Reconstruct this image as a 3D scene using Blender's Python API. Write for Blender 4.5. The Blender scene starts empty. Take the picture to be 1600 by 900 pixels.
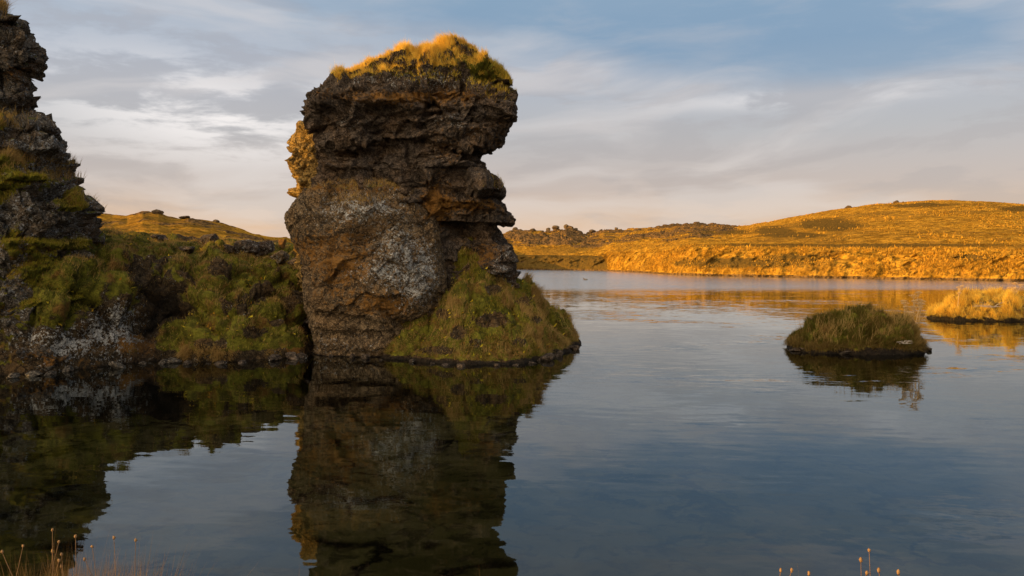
import bpy, math, random
import numpy as np
R = math.radians
rng = np.random.default_rng(7)
random.seed(7)
sc = bpy.context.scene

# ------------------------------------------------------------------ camera
F, CH, TH = 1256.0, 2.2, R(2.052)
cd = bpy.data.cameras.new('camera'); cam = bpy.data.objects.new('camera', cd)
sc.collection.objects.link(cam); sc.camera = cam
cd.sensor_width = 36; cd.lens = F/1600*36; cd.clip_end = 6000; cd.clip_start = 0.05
cam.location = (0, 0, CH); cam.rotation_euler = (math.pi/2 - TH, 0, 0)

# ------------------------------------------------------------------ light
SUN_EL, SUN_AZ = 11.0, 264.0         # azimuth clockwise from +Y: 270 = light comes from -X
sc.view_settings.view_transform = 'Standard'; sc.view_settings.look = 'None'
sc.view_settings.exposure = 0.68; sc.view_settings.gamma = 1
w = bpy.data.worlds.new('World'); sc.world = w; w.use_nodes = True

def nd(nt, t, **kw):
    n = nt.nodes.new(t)
    for k, v in kw.items():
        if k.startswith('i_'):
            n.inputs[k[2:].replace('_', ' ')].default_value = v
        else: setattr(n, k, v)
    return n
class NT:
    """small helper for building node trees"""
    def __init__(s, nt): s.nt = nt; s.L = nt.links
    def n(s, t, **kw): return nd(s.nt, t, **kw)
    def set(s, sock, v):
        if isinstance(v, bpy.types.NodeSocket): s.L.new(v, sock)
        elif isinstance(v, (tuple, list)) and len(v) == 3 and sock.type == 'RGBA': sock.default_value = (*v, 1)
        else: sock.default_value = v
    def math(s, op, a, b=0.0, c=None, clamp=False):
        n = s.nt.nodes.new('ShaderNodeMath'); n.operation = op; n.use_clamp = clamp
        s.set(n.inputs[0], a); s.set(n.inputs[1], b)
        if c is not None: s.set(n.inputs[2], c)
        return n.outputs[0]
    def vmath(s, op, a, b=(0, 0, 0)):
        n = s.nt.nodes.new('ShaderNodeVectorMath'); n.operation = op
        s.set(n.inputs[0], a); s.set(n.inputs[1], b)
        return n.outputs[0]
    def mix(s, f, a, b, mode='MIX'):
        n = s.nt.nodes.new('ShaderNodeMix'); n.data_type = 'RGBA'; n.blend_type = mode
        s.set(n.inputs[0], f); s.set(n.inputs[6], a); s.set(n.inputs[7], b)
        return n.outputs[2]
    def ramp(s, f, stops):
        n = s.nt.nodes.new('ShaderNodeValToRGB'); cr = n.color_ramp
        while len(cr.elements) < len(stops): cr.elements.new(0.5)
        for e, (p, c) in zip(cr.elements, stops):
            e.position = p
            e.color = (*c, 1) if isinstance(c, (tuple, list)) else (c, c, c, 1)
        s.set(n.inputs[0], f); return n.outputs[0]
    def noise(s, vec, scale, detail=4, rough=0.55, dist=0.0, col=False):
        n = s.nt.nodes.new('ShaderNodeTexNoise')
        s.set(n.inputs['Vector'], vec); n.inputs['Scale'].default_value = scale
        n.inputs['Detail'].default_value = detail; n.inputs['Roughness'].default_value = rough
        n.inputs['Distortion'].default_value = dist
        return n.outputs['Color' if col else 'Fac']
    def smooth(s, v, lo, hi, a=0.0, b=1.0):
        n = s.nt.nodes.new('ShaderNodeMapRange'); n.interpolation_type = 'SMOOTHSTEP'
        s.set(n.inputs[0], v)
        for i, x in enumerate((lo, hi, a, b)): n.inputs[i+1].default_value = x
        return n.outputs[0]
    def xyz(s, v):
        n = s.nt.nodes.new('ShaderNodeSeparateXYZ'); s.set(n.inputs[0], v); return n.outputs
    def comb(s, x, y, z):
        n = s.nt.nodes.new('ShaderNodeCombineXYZ')
        for i, v in enumerate((x, y, z)): s.set(n.inputs[i], v)
        return n.outputs[0]

wt = NT(w.node_tree); w.node_tree.nodes.clear()
out = wt.n('ShaderNodeOutputWorld')
sky = wt.n('ShaderNodeTexSky', sky_type='NISHITA', sun_disc=False, sun_elevation=R(SUN_EL), sun_rotation=R(SUN_AZ),
           altitude=300, air_density=1.0, dust_density=1.5, ozone_density=1.5)
bg1 = wt.n('ShaderNodeBackground'); bg1.inputs[1].default_value = 0.12
wt.L.new(sky.outputs[0], bg1.inputs[0])
tc = wt.n('ShaderNodeTexCoord')
D3 = tc.outputs['Generated']; dx, dy, dz = wt.xyz(D3)
az = wt.math('ARCTAN2', dx, dy)                      # 0 ahead, + right
el = wt.math('ARCSINE', dz)
# cloud sheet, colours by elevation (dusk: peach low down, grey-lavender above, blue-grey high)
cl_base = wt.ramp(wt.math('MULTIPLY', el, 2.0, clamp=True),
    [(0.0, (0.74, 0.45, 0.27)), (0.08, (0.62, 0.42, 0.29)), (0.17, (0.48, 0.39, 0.35)), (0.30, (0.41, 0.395, 0.40)), (0.46, (0.36, 0.39, 0.45)),
     (0.62, (0.33, 0.39, 0.47)), (1.0, (0.23, 0.30, 0.40))])
warpv = wt.noise(wt.comb(wt.math('MULTIPLY', az, 3.0), wt.math('MULTIPLY', el, 7.0), 3.3), 1.0, 3, 0.5)
pv = wt.comb(wt.math('MULTIPLY', az, 1.6), wt.math('ADD', wt.math('MULTIPLY', el, 9.5), wt.math('ADD', wt.math('MULTIPLY', az, -0.4), wt.math('MULTIPLY', warpv, 0.8))), 0.7)
n1 = wt.noise(pv, 1.5, 7, 0.52, 0.35)
pv2 = wt.comb(wt.math('MULTIPLY', az, 6.5), wt.math('ADD', wt.math('MULTIPLY', el, 26.0), wt.math('MULTIPLY', warpv, 1.2)), 9.1)
n2 = wt.noise(pv2, 1.0, 7, 0.58, 0.25)
def blob(a0, e0, ra, re, tilt=0.0):
    """soft elliptical cloud region around a direction (radians)"""
    da = wt.math('SUBTRACT', az, a0); de = wt.math('SUBTRACT', wt.math('SUBTRACT', el, e0), wt.math('MULTIPLY', da, tilt))
    q = wt.math('ADD', wt.math('POWER', wt.math('DIVIDE', da, ra), 2.0), wt.math('POWER', wt.math('DIVIDE', de, re), 2.0))
    return wt.math('EXPONENT', wt.math('MULTIPLY', q, -1.0))
bright = wt.math('ADD', blob(-0.36, 0.165, 0.17, 0.055, -0.10), wt.math('MULTIPLY', blob(0.33, 0.185, 0.13, 0.010, 0.0), 0.6))
bright = wt.math('MULTIPLY', bright, wt.smooth(n2, 0.44, 0.58, 0.12, 1.25))
cloudc = wt.mix(wt.math('MULTIPLY', bright, 0.66, clamp=True), cl_base, (0.86, 0.80, 0.77))
# darker lavender-brown underside bars
cloudc = wt.mix(wt.smooth(n2, 0.54, 0.42, 0.0, 0.28), cloudc, (0.33, 0.29, 0.29))
lite = wt.smooth(n1, 0.47, 0.64, 0.0, 0.42)
cloudc = wt.mix(lite, cloudc, (0.66, 0.60, 0.57))
# blue openings
blue = wt.ramp(wt.math('MULTIPLY', el, 2.0, clamp=True), [(0.0, (0.46, 0.40, 0.37)), (0.3, (0.28, 0.33, 0.40)), (0.5, (0.178, 0.275, 0.395)), (0.75, (0.20, 0.31, 0.43)), (1.0, (0.15, 0.25, 0.37))])
opening = wt.math('ADD', wt.math('ADD', blob(0.40, 0.235, 0.30, 0.045, -0.02), blob(0.16, 0.30, 0.50, 0.05, 0.0)), wt.math('MULTIPLY', wt.smooth(el, 0.25, 0.5), 0.5))
opening = wt.math('MULTIPLY', wt.math('SUBTRACT', wt.math('MULTIPLY', opening, 1.55), wt.math('MULTIPLY', n1, 1.25)), 1.35, clamp=True)
wisp = wt.math('MULTIPLY', wt.smooth(n2, 0.44, 0.70, 0.0, 0.40), wt.smooth(n1, 0.40, 0.62, 0.3, 1.0))
blue = wt.mix(wisp, blue, (0.44, 0.43, 0.45))
skyc = wt.mix(wt.math('MULTIPLY', opening, 0.92), cloudc, blue)
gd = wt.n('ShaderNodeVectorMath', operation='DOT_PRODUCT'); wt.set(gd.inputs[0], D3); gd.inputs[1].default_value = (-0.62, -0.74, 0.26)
fill_glow = wt.math('POWER', wt.math('MAXIMUM', gd.outputs['Value'], 0.0), 2.5)  # added fill: brightens the unseen sky behind-left to lift the shaded rock faces
skyc = wt.mix(fill_glow, skyc, (3.5, 2.75, 1.95))
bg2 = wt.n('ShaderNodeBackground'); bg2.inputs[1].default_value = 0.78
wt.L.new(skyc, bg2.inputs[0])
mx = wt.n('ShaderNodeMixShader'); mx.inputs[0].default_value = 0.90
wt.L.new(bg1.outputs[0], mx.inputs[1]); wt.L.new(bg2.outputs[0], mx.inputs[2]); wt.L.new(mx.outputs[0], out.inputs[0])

sd = bpy.data.lights.new('sun', 'SUN'); sun = bpy.data.objects.new('sun', sd); sc.collection.objects.link(sun)
sd.energy = 4.3; sd.angle = R(0.5); sd.color = (1.0, 0.55, 0.105)
sun.rotation_euler = (R(90 - SUN_EL), 0, -R(SUN_AZ) + math.pi)   # shines away from the sun's place in the sky

# ------------------------------------------------------------------ helpers
def unproj(px, py, Y):
    """world point at depth Y (world y) seen at photo pixel px,py"""
    px, py, Y = np.broadcast_arrays(np.asarray(px, float), np.asarray(py, float), np.asarray(Y, float))
    a = (px-800)/F; b = -(py-450)/F
    dyw = math.cos(TH) + b*math.sin(TH); dzw = -math.sin(TH) + b*math.cos(TH)
    t = Y/dyw
    return t*a, Y, CH + t*dzw
def depth_on_water(py):
    b = -(np.asarray(py, float)-450)/F
    dyw = math.cos(TH) + b*math.sin(TH); dzw = -math.sin(TH) + b*math.cos(TH)
    return -CH/dzw*dyw
def project(V):
    y, z = V[:, 1], V[:, 2]-CH
    dep = y*math.cos(TH) - z*math.sin(TH); up = y*math.sin(TH) + z*math.cos(TH)
    dep = np.maximum(dep, 0.1)
    return 800 + F*V[:, 0]/dep, 450 - F*up/dep

def _hash(ix, iy, iz, seed):
    h = (ix.astype(np.uint32)*np.uint32(374761393) + iy.astype(np.uint32)*np.uint32(668265263)
         + iz.astype(np.uint32)*np.uint32(2147483647) + np.uint32((seed*974634777) & 0xffffffff))
    h = (h ^ (h >> np.uint32(13)))*np.uint32(1274126177)
    h = h ^ (h >> np.uint32(16)); h = h*np.uint32(2246822519)
    return h ^ (h >> np.uint32(15))
def pn(P, seed=0):
    """gradient noise, about -1..1"""
    P = np.asarray(P, np.float64); I = np.floor(P).astype(np.int64); f = P - I
    u = f*f*f*(f*(f*6-15)+10)
    res = np.zeros(len(P))
    for cx in (0, 1):
        for cy in (0, 1):
            for cz in (0, 1):
                h = _hash(I[:, 0]+cx, I[:, 1]+cy, I[:, 2]+cz, seed)
                g = [((h >> np.uint32(s)) & np.uint32(1023)).astype(float)/511.5 - 1 for s in (0, 10, 20)]
                d = g[0]*(f[:, 0]-cx) + g[1]*(f[:, 1]-cy) + g[2]*(f[:, 2]-cz)
                wgt = (u[:, 0] if cx else 1-u[:, 0])*(u[:, 1] if cy else 1-u[:, 1])*(u[:, 2] if cz else 1-u[:, 2])
                res += d*wgt
    return res*1.25
def fbm(P, octv=4, seed=0, rough=0.5, ridge=False, lac=2.03):
    P = np.asarray(P, float); r = np.zeros(len(P)); a = 1.0; s = 0.0
    for k in range(octv):
        v = pn(P*(lac**k) + 17.3*k, seed+k*31)
        if ridge: v = 1 - 2.4*np.abs(v)
        r += a*v; s += a; a *= rough
    return r/s
def worley(P, seed=0):
    P = np.asarray(P, float); I = np.floor(P).astype(np.int64)
    f1 = np.full(len(P), 9.0); f2 = np.full(len(P), 9.0); cid = np.zeros(len(P))
    for cx in (-1, 0, 1):
        for cy in (-1, 0, 1):
            for cz in (-1, 0, 1):
                J = I + np.array([cx, cy, cz]); h = _hash(J[:, 0], J[:, 1], J[:, 2], seed)
                q = np.stack([((h >> np.uint32(s)) & np.uint32(1023)).astype(float)/1023 for s in (0, 10, 20)], 1)
                d = np.sqrt((((J+q) - P)**2).sum(1))
                new = d < f1
                f2 = np.where(new, f1, np.minimum(f2, d)); cid = np.where(new, (h & np.uint32(4095))/4095.0, cid)
                f1 = np.minimum(f1, d)
    return f1, f2, cid
def facets(P, seed=0):
    """tilted planar blocks with sharp steps between them, about -0.5..0.5"""
    P = np.asarray(P, float); I = np.floor(P).astype(np.int64); f1 = np.full(len(P), 9.0); val = np.zeros(len(P))
    for cx in (-1, 0, 1):
        for cy in (-1, 0, 1):
            for cz in (-1, 0, 1):
                J = I + np.array([cx, cy, cz]); h = _hash(J[:, 0], J[:, 1], J[:, 2], seed); g = _hash(J[:, 0], J[:, 1], J[:, 2], seed+99)
                q = np.stack([((h >> np.uint32(s)) & np.uint32(1023)).astype(float)/1023 for s in (0, 10, 20)], 1)
                e = np.stack([((g >> np.uint32(s)) & np.uint32(1023)).astype(float)/511.5 - 1 for s in (0, 10, 20)], 1)
                rel = P - (J+q); d = (rel**2).sum(1); v = (rel*e).sum(1)*0.6 + 0.5*e[:, 0]*e[:, 1]
                new = d < f1; val = np.where(new, v, val); f1 = np.minimum(f1, d)
    return val
def fit(V, nz, nc, rows, left=True, k=9):
    """bring the outline of a displaced column back to its intended widths, leaving its fine roughness"""
    px, py = project(V); px = px.reshape(nz, nc); py = py.reshape(nz, nc); ar = np.arange(nz)
    r = np.array(rows, float); r = r[np.argsort(r[:, 0])]
    il, ir = px.argmin(1), px.argmax(1); pl, pr = px[ar, il], px[ar, ir]
    tl = np.interp(py[ar, il], r[:, 0], r[:, 1]); tr = np.interp(py[ar, ir], r[:, 0], r[:, 2])
    w_ = np.exp(-(np.arange(-2*k, 2*k+1)/k)**2); w_ /= w_.sum()
    sm = lambda a: np.convolve(np.pad(a, 2*k, mode='edge'), w_, 'valid')
    dl, dr = sm(tl - pl), sm(tr - pr)
    if not left: dl = dl*0
    t = (px - pl[:, None])/(pr - pl)[:, None]
    npx = px + dl[:, None]*(1-t) + dr[:, None]*t
    dep = (V[:, 1]*math.cos(TH) - (V[:, 2]-CH)*math.sin(TH))
    V = V.copy(); V[:, 0] = (npx.ravel()-800)/F*dep
    return V
def sstep(x, a, b):
    t = np.clip((x-a)/(b-a), 0, 1); return t*t*(3-2*t)
def interp(x, pts, col=1):
    p = np.array(pts, float); return np.interp(x, p[:, 0], p[:, col])
def gblob(px, py, cx, cy, rx, ry, ang=0):
    c, s = math.cos(R(ang)), math.sin(R(ang)); X = px-cx; Y = py-cy
    return np.exp(-(((X*c+Y*s)/rx)**2 + ((-X*s+Y*c)/ry)**2))

def mesh(name, V, Fc, mat, attrs=None, smooth=True, parent=None):
    """V (n,3); Fc: (m,3)/(m,4) array or a list of such arrays"""
    if not isinstance(Fc, list): Fc = [Fc]
    Fc = [f for f in Fc if len(f)]
    me = bpy.data.meshes.new(name); V = np.asarray(V, np.float32)
    idx = np.concatenate([f.reshape(-1) for f in Fc]).astype(np.int32)
    tot = np.concatenate([np.full(len(f), f.shape[1]) for f in Fc]).astype(np.int32)
    st = np.concatenate([[0], np.cumsum(tot)[:-1]]).astype(np.int32)
    me.vertices.add(len(V)); me.vertices.foreach_set('co', V.ravel())
    me.loops.add(len(idx)); me.loops.foreach_set('vertex_index', idx)
    me.polygons.add(len(tot)); me.polygons.foreach_set('loop_start', st)
    me.update(calc_edges=True)
    if smooth: me.polygons.foreach_set('use_smooth', np.ones(len(tot), bool))
    for k, a in (attrs or {}).items():
        at = me.attributes.new(k, 'FLOAT', 'POINT'); at.data.foreach_set('value', np.asarray(a, np.float32))
    me.materials.append(mat); me.validate()
    o = bpy.data.objects.new(name, me); sc.collection.objects.link(o)
    if parent is not None: o.parent = parent; o.matrix_parent_inverse = parent.matrix_world.inverted()
    return o
def tag(o, label=None, cat=None, group=None, kind=None):
    if label: o['label'] = label
    if cat: o['category'] = cat
    if group: o['group'] = group
    if kind: o['kind'] = kind
    return o
def empty(name, loc, label, cat, group=None):
    o = bpy.data.objects.new(name, None); sc.collection.objects.link(o); o.location = loc
    o.empty_display_size = 0.2
    bpy.context.view_layer.update()
    return tag(o, label, cat, group)
def gridf(nr, nc, wrap=False):
    r = np.arange(nr-1)[:, None]; c = np.arange(nc if wrap else nc-1)[None]
    c2 = (c+1) % nc
    return np.stack([r*nc+c, r*nc+c2, (r+1)*nc+c2, (r+1)*nc+c], -1).reshape(-1, 4)
def gnormals(V, nr, nc, wrap=False):
    G = V.reshape(nr, nc, 3)
    if wrap: du = np.roll(G, -1, 1) - np.roll(G, 1, 1)
    else: du = np.gradient(G, axis=1)
    dv = np.gradient(G, axis=0); N = np.cross(du, dv).reshape(-1, 3)
    return N/np.maximum(np.linalg.norm(N, axis=1, keepdims=True), 1e-9)

# ------------------------------------------------------------------ materials
def newmat(name):
    m = bpy.data.materials.new(name); m.use_nodes = True; m.node_tree.nodes.clear()
    t = NT(m.node_tree); o = t.n('ShaderNodeOutputMaterial'); return m, t, o
def attr(t, name):
    n = t.n('ShaderNodeAttribute'); n.attribute_name = name; return n.outputs['Fac']
def pbr(t, o, col, rough=0.9, bump=None, spec=0.25):
    b = t.n('ShaderNodeBsdfPrincipled'); t.set(b.inputs['Base Color'], col); t.set(b.inputs['Roughness'], rough)
    b.inputs['Specular IOR Level'].default_value = spec
    if bump is not None: t.L.new(bump, b.inputs['Normal'])
    t.L.new(b.outputs[0], o.inputs[0]); return b
def bumpn(t, h, strength, dist):
    n = t.n('ShaderNodeBump'); n.inputs['Strength'].default_value = strength; n.inputs['Distance'].default_value = dist
    t.set(n.inputs['Height'], h); return n.outputs[0]

def rock_material(name, dark, mid, light=(0.52, 0.51, 0.46), rust=(0.235, 0.115, 0.028), moss=(0.15, 0.145, 0.016)):
    m, t, o = newmat(name); P = t.n('ShaderNodeTexCoord').outputs['Object']
    n1 = t.noise(P, 1.6, 6, 0.6); n2 = t.noise(P, 9, 6, 0.65, 0.4); n3 = t.noise(P, 38, 4, 0.6)
    c = t.mix(t.smooth(n2, 0.35, 0.68), dark, mid)
    c = t.mix(t.smooth(n1, 0.45, 0.62, 0, 0.55), c, tuple(0.6*a + 0.4*b for a, b in zip(mid, rust)))
    c = t.mix(t.smooth(n3, 0.52, 0.66, 0, 0.7), c, tuple(min(1, 2.1*a) for a in mid))
    nw = t.vmath('ADD', P, t.vmath('MULTIPLY', t.noise(P, 3.0, 4, 0.6, col=True), (0.5, 0.5, 0.5)))
    vo = t.n('ShaderNodeTexVoronoi', feature='DISTANCE_TO_EDGE'); t.set(vo.inputs['Vector'], t.vmath('MULTIPLY', nw, (1.0, 1.0, 1.7))); vo.inputs['Scale'].default_value = 4.5
    crk = t.smooth(vo.outputs[0], 0.0, 0.09, 0.75, 0.0)
    c = t.mix(t.math('MULTIPLY', crk, t.smooth(n1, 0.42, 0.55)), c, tuple(0.3*a for a in dark))
    # pits
    c = t.mix(t.smooth(n3, 0.42, 0.30, 0, 0.6), c, tuple(0.3*a for a in dark))
    ru = attr(t, 'rust'); c = t.mix(t.smooth(t.math('ADD', ru, t.math('MULTIPLY', t.math('SUBTRACT', n2, 0.5), 1.6)), 0.42, 0.72), c,
                                   t.mix(n3, tuple(0.45*a for a in rust), tuple(1.4*a for a in rust)))
    n4 = t.noise(P, 5, 4, 0.6, 0.6); n5 = t.noise(P, 17, 4, 0.75, 0.6)
    li = attr(t, 'lichen'); lf = t.smooth(t.math('ADD', t.math('MULTIPLY', li, 0.55), t.math('ADD', t.math('MULTIPLY', t.math('SUBTRACT', n4, 0.5), 1.2), t.math('MULTIPLY', t.math('SUBTRACT', n5, 0.5), 2.4))), 0.44, 0.54)
    c = t.mix(t.math('MULTIPLY', lf, t.smooth(li, 0.04, 0.25)), c, t.mix(t.smooth(n3, 0.35, 0.65), tuple(0.35*a for a in light), light))
    mo = attr(t, 'moss'); n6 = t.noise(P, 5, 5, 0.6)
    mf = t.smooth(t.math('ADD', mo, t.math('MULTIPLY', t.math('SUBTRACT', n6, 0.5), 1.3)), 0.40, 0.62)
    mc = t.mix(t.smooth(n6, 0.4, 0.65), tuple(0.4*a for a in moss), moss)
    mc = t.mix(t.smooth(t.noise(P, 2.2, 4, 0.6), 0.52, 0.68), mc, (0.16, 0.085, 0.02))
    c = t.mix(mf, c, mc)
    wl = attr(t, 'band'); c = t.mix(t.smooth(t.math('ADD', wl, t.math('MULTIPLY', t.math('SUBTRACT', n2, 0.5), 2.2)), 0.55, 0.95, 0, 0.85), c, t.mix(n3, (0.12, 0.115, 0.10), (0.28, 0.265, 0.225)))
    we = attr(t, 'wet'); c = t.mix(we, c, (0.012, 0.010, 0.008))
    h = t.math('ADD', t.math('MULTIPLY', n2, 0.6), t.math('MULTIPLY', n3, 0.25))
    h = t.math('ADD', h, t.math('MULTIPLY', lf, 0.06)); h = t.math('SUBTRACT', h, t.math('MULTIPLY', crk, 0.18))
    pbr(t, o, c, 0.92, bumpn(t, h, 1.0, 0.20), 0.12)
    return m
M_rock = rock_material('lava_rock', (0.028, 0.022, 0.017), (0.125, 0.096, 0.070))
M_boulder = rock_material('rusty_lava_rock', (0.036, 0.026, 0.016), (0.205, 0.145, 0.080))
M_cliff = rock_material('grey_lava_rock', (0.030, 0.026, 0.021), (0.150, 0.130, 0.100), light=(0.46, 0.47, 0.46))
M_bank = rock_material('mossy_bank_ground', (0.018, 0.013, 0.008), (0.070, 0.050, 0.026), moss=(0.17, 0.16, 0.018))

def grass_material(name, gold, green, brown, trans=0.35):
    m, t, o = newmat(name); hue = attr(t, 'hue'); rnd = attr(t, 'rnd')
    c = t.mix(t.smooth(hue, 0.3, 0.7), gold, green)
    c = t.mix(t.smooth(rnd, 0.55, 1.0, 0, 0.85), c, brown)
    c = t.mix(t.smooth(rnd, 0.5, 0.0, 0, 0.5), c, tuple(min(1, 1.5*a) for a in gold), 'MIX')
    d = t.n('ShaderNodeBsdfDiffuse'); t.set(d.inputs[0], c); tr = t.n('ShaderNodeBsdfTranslucent'); t.set(tr.inputs[0], c)
    mxs = t.n('ShaderNodeMixShader'); mxs.inputs[0].default_value = trans
    t.L.new(d.outputs[0], mxs.inputs[1]); t.L.new(tr.outputs[0], mxs.inputs[2]); t.L.new(mxs.outputs[0], o.inputs[0])
    return m
G_gold = grass_material('golden_dry_grass', (0.74, 0.49, 0.080), (0.27, 0.23, 0.03), (0.40, 0.20, 0.04), 0.42)
G_hill = grass_material('hill_tussock_grass', (0.54, 0.285, 0.032), (0.22, 0.13, 0.020), (0.20, 0.10, 0.016))
G_slope = grass_material('green_and_straw_grass', (0.34, 0.225, 0.075), (0.23, 0.21, 0.018), (0.24, 0.12, 0.036))
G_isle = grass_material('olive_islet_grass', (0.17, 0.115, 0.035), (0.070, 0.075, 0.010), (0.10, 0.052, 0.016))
G_leaf = grass_material('yellow_leaves', (0.50, 0.38, 0.03), (0.30, 0.26, 0.02), (0.30, 0.12, 0.02))

def plain(name, col, rough=0.8, scale=30, var=0.4, spec=0.2):
    m, t, o = newmat(name); P = t.n('ShaderNodeTexCoord').outputs['Object']
    n = t.noise(P, scale, 4, 0.6)
    pbr(t, o, t.mix(n, tuple(a*(1-var) for a in col), tuple(min(1, a*(1+var)) for a in col)), rough, None, spec)
    return m
M_stalk = plain('dry_plant_stalk', (0.20, 0.12, 0.06)); M_head = plain('dry_seed_head', (0.24, 0.14, 0.06), scale=90)
G_fore = grass_material('dull_dry_grass', (0.20, 0.125, 0.055), (0.10, 0.10, 0.02), (0.12, 0.06, 0.025))
M_umbel = plain('dry_umbel_sun_tone', (0.46, 0.30, 0.13)); M_twig = plain('bleached_twig', (0.40, 0.34, 0.27))  # umbel colour lightened to stand in for sun on the heads

# ------------------------------------------------------------------ grass maker
def blades(name, P, up, L, W, lean, hue, rnd, mat, parent=None, curl=1.0):
    n = len(P); a = rng.uniform(0, 2*math.pi, n); side = np.stack([np.cos(a), np.sin(a), np.zeros(n)], 1)
    L = L[:, None]; W = W[:, None]
    mid = P + up*L*0.55 + lean*L*0.22*curl
    tip = P + up*L*0.95 + lean*L*0.75*curl
    V = np.stack([P - side*W*0.5, P + side*W*0.5, mid + side*W*0.35, mid - side*W*0.35, tip], 1).reshape(-1, 3)
    b = np.arange(n)*5
    q = np.stack([b, b+1, b+2, b+3], 1); tr = np.stack([b+3, b+2, b+4], 1)
    return mesh(name, V, [q, tr], mat, {'hue': np.repeat(hue, 5), 'rnd': np.repeat(rnd, 5)}, smooth=True, parent=parent)
def sample(V, Fq, wgt, n):
    """random points on quads with per-vertex weights"""
    A = V[Fq[:, 0]]; B = V[Fq[:, 1]]; C = V[Fq[:, 2]]; D = V[Fq[:, 3]]
    nr = np.cross(C-A, D-B); ar = np.linalg.norm(nr, axis=1)*0.5
    p = ar*wgt[Fq].mean(1); p = p/p.sum()
    k = rng.choice(len(Fq), n, p=p); u = rng.random((n, 1)); v = rng.random((n, 1))
    P = A[k]*(1-u)*(1-v) + B[k]*u*(1-v) + C[k]*u*v + D[k]*(1-u)*v
    N = nr[k]/np.maximum(2*ar[k][:, None], 1e-9)
    return P, N
def tufts(name, V, Fq, wgt, n, L, W, mat, hue, wind=(0.25, 0, 0), tuft=0.25, out=0.5, parent=None, seed=1, clump=0.6, droop=0.0, tuss=0.0):
    P, N = sample(V, Fq, wgt, int(n*1.6))
    nz = fbm(P*np.array([1, 1, 1])/tuft, 2, seed)
    if tuss:
        q1, q2, qc = worley(P*tuss + 0.3*np.stack([pn(P*2, 1), pn(P*2, 2), pn(P*2, 3)], 1), seed+70); dome = np.sqrt(np.clip((q2-q1)*1.3, 0, 1)); nz = nz*0.5 + (dome-0.55)*1.5 + (qc-0.5)*0.7
    keep = rng.random(len(P)) < np.clip(0.55 + clump*nz*1.5, 0.05, 1); P, N, nz = P[keep][:n], N[keep][:n], nz[keep][:n]
    m = len(P); up = N*out + np.array([0, 0, 1.0]); up[:, 2] = np.maximum(up[:, 2], 0.35)
    up /= np.linalg.norm(up, axis=1, keepdims=True)
    ln = np.stack([pn(P*2.2, seed+5), pn(P*2.2, seed+6), pn(P*2, seed+7)*0.3], 1)*1.0 + rng.normal(0, 0.33, (m, 3)) + np.array(wind)
    if droop: ln = ln*0.5 + N*np.array([1, 1, 0])*droop*0.5; ln[:, 2] -= droop
    LL = L*(0.75 + 0.55*nz)*rng.uniform(0.45, 1.15, m); LL = np.maximum(LL, L*0.2)
    h = np.clip(hue(P) + rng.normal(0, 0.10, m), 0, 1) if callable(hue) else np.clip(hue + rng.normal(0, 0.15, m), 0, 1)
    rn = np.clip(0.5 + 0.5*pn(P*1.3, seed+9) + rng.normal(0, 0.22, m) + (np.clip(-nz, 0, 0.5)*0.6 if tuss else 0), 0, 1)
    return blades(name, P, up, LL, W*rng.uniform(0.6, 1.3, m), ln, h, rn, mat, parent)

# ------------------------------------------------------------------ rock maker
def rock_disp(P, amp=1.0, strata=1.0, lump=1.0, seed=0, tilt=(0.12, 0.05), facet=1.0):
    Wp = P + 0.25*np.stack([pn(P*1.1, seed+1), pn(P*1.1, seed+2), pn(P*1.1, seed+3)], 1)
    d = 0.16*fbm(Wp*0.75, 4, seed+10)
    s = Wp[:, 2] + tilt[0]*Wp[:, 0] + tilt[1]*Wp[:, 1] + 0.10*pn(Wp*np.array([1.5, 1.5, 3]), seed+4)
    for fr, a in ((1.7, 0.085), (4.1, 0.034), (8.5, 0.008)):
        k = s*fr + 0.6*pn(Wp*np.array([0.9, 0.9, 0.5])*fr*0.5, seed+20); q = k - np.floor(k)
        msk = np.clip(0.5 + 1.2*pn(Wp*np.array([0.8, 0.8, 1.4]) + 5, seed+21), 0, 1.3)
        d += strata*a*msk*(np.minimum(q/0.72, (1-q)/0.28)*2 - 1)
    f1, f2, cid = worley(Wp*np.array([1.3, 1.3, 1.9]), seed+30)
    d += lump*(0.17*(cid-0.5) + 0.09*np.minimum((f2-f1)*4, 1) - 0.05)
    f1, f2, cid = worley(Wp*np.array([3.6, 3.6, 5.0]), seed+31)
    d += lump*(0.07*(cid-0.5) + 0.045*np.minimum((f2-f1)*4, 1) - 0.02)
    Wq = P + 0.10*np.stack([pn(P*3.1, seed+51), pn(P*3.1, seed+52), pn(P*3.1, seed+53)], 1)
    d += facet*(0.34*facets(Wq*np.array([1.5, 1.5, 2.1]), seed+60) + 0.12*facets(Wq*np.array([4.2, 4.2, 6.5]), seed+61) + 0.025*facets(Wq*np.array([10, 10, 14.0]), seed+62))
    d += 0.028*fbm(Wp*3.5, 4, seed+40, 0.6, ridge=True) + 0.020*fbm(Wp*13, 3, seed+41, 0.6)
    return d*amp
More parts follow.
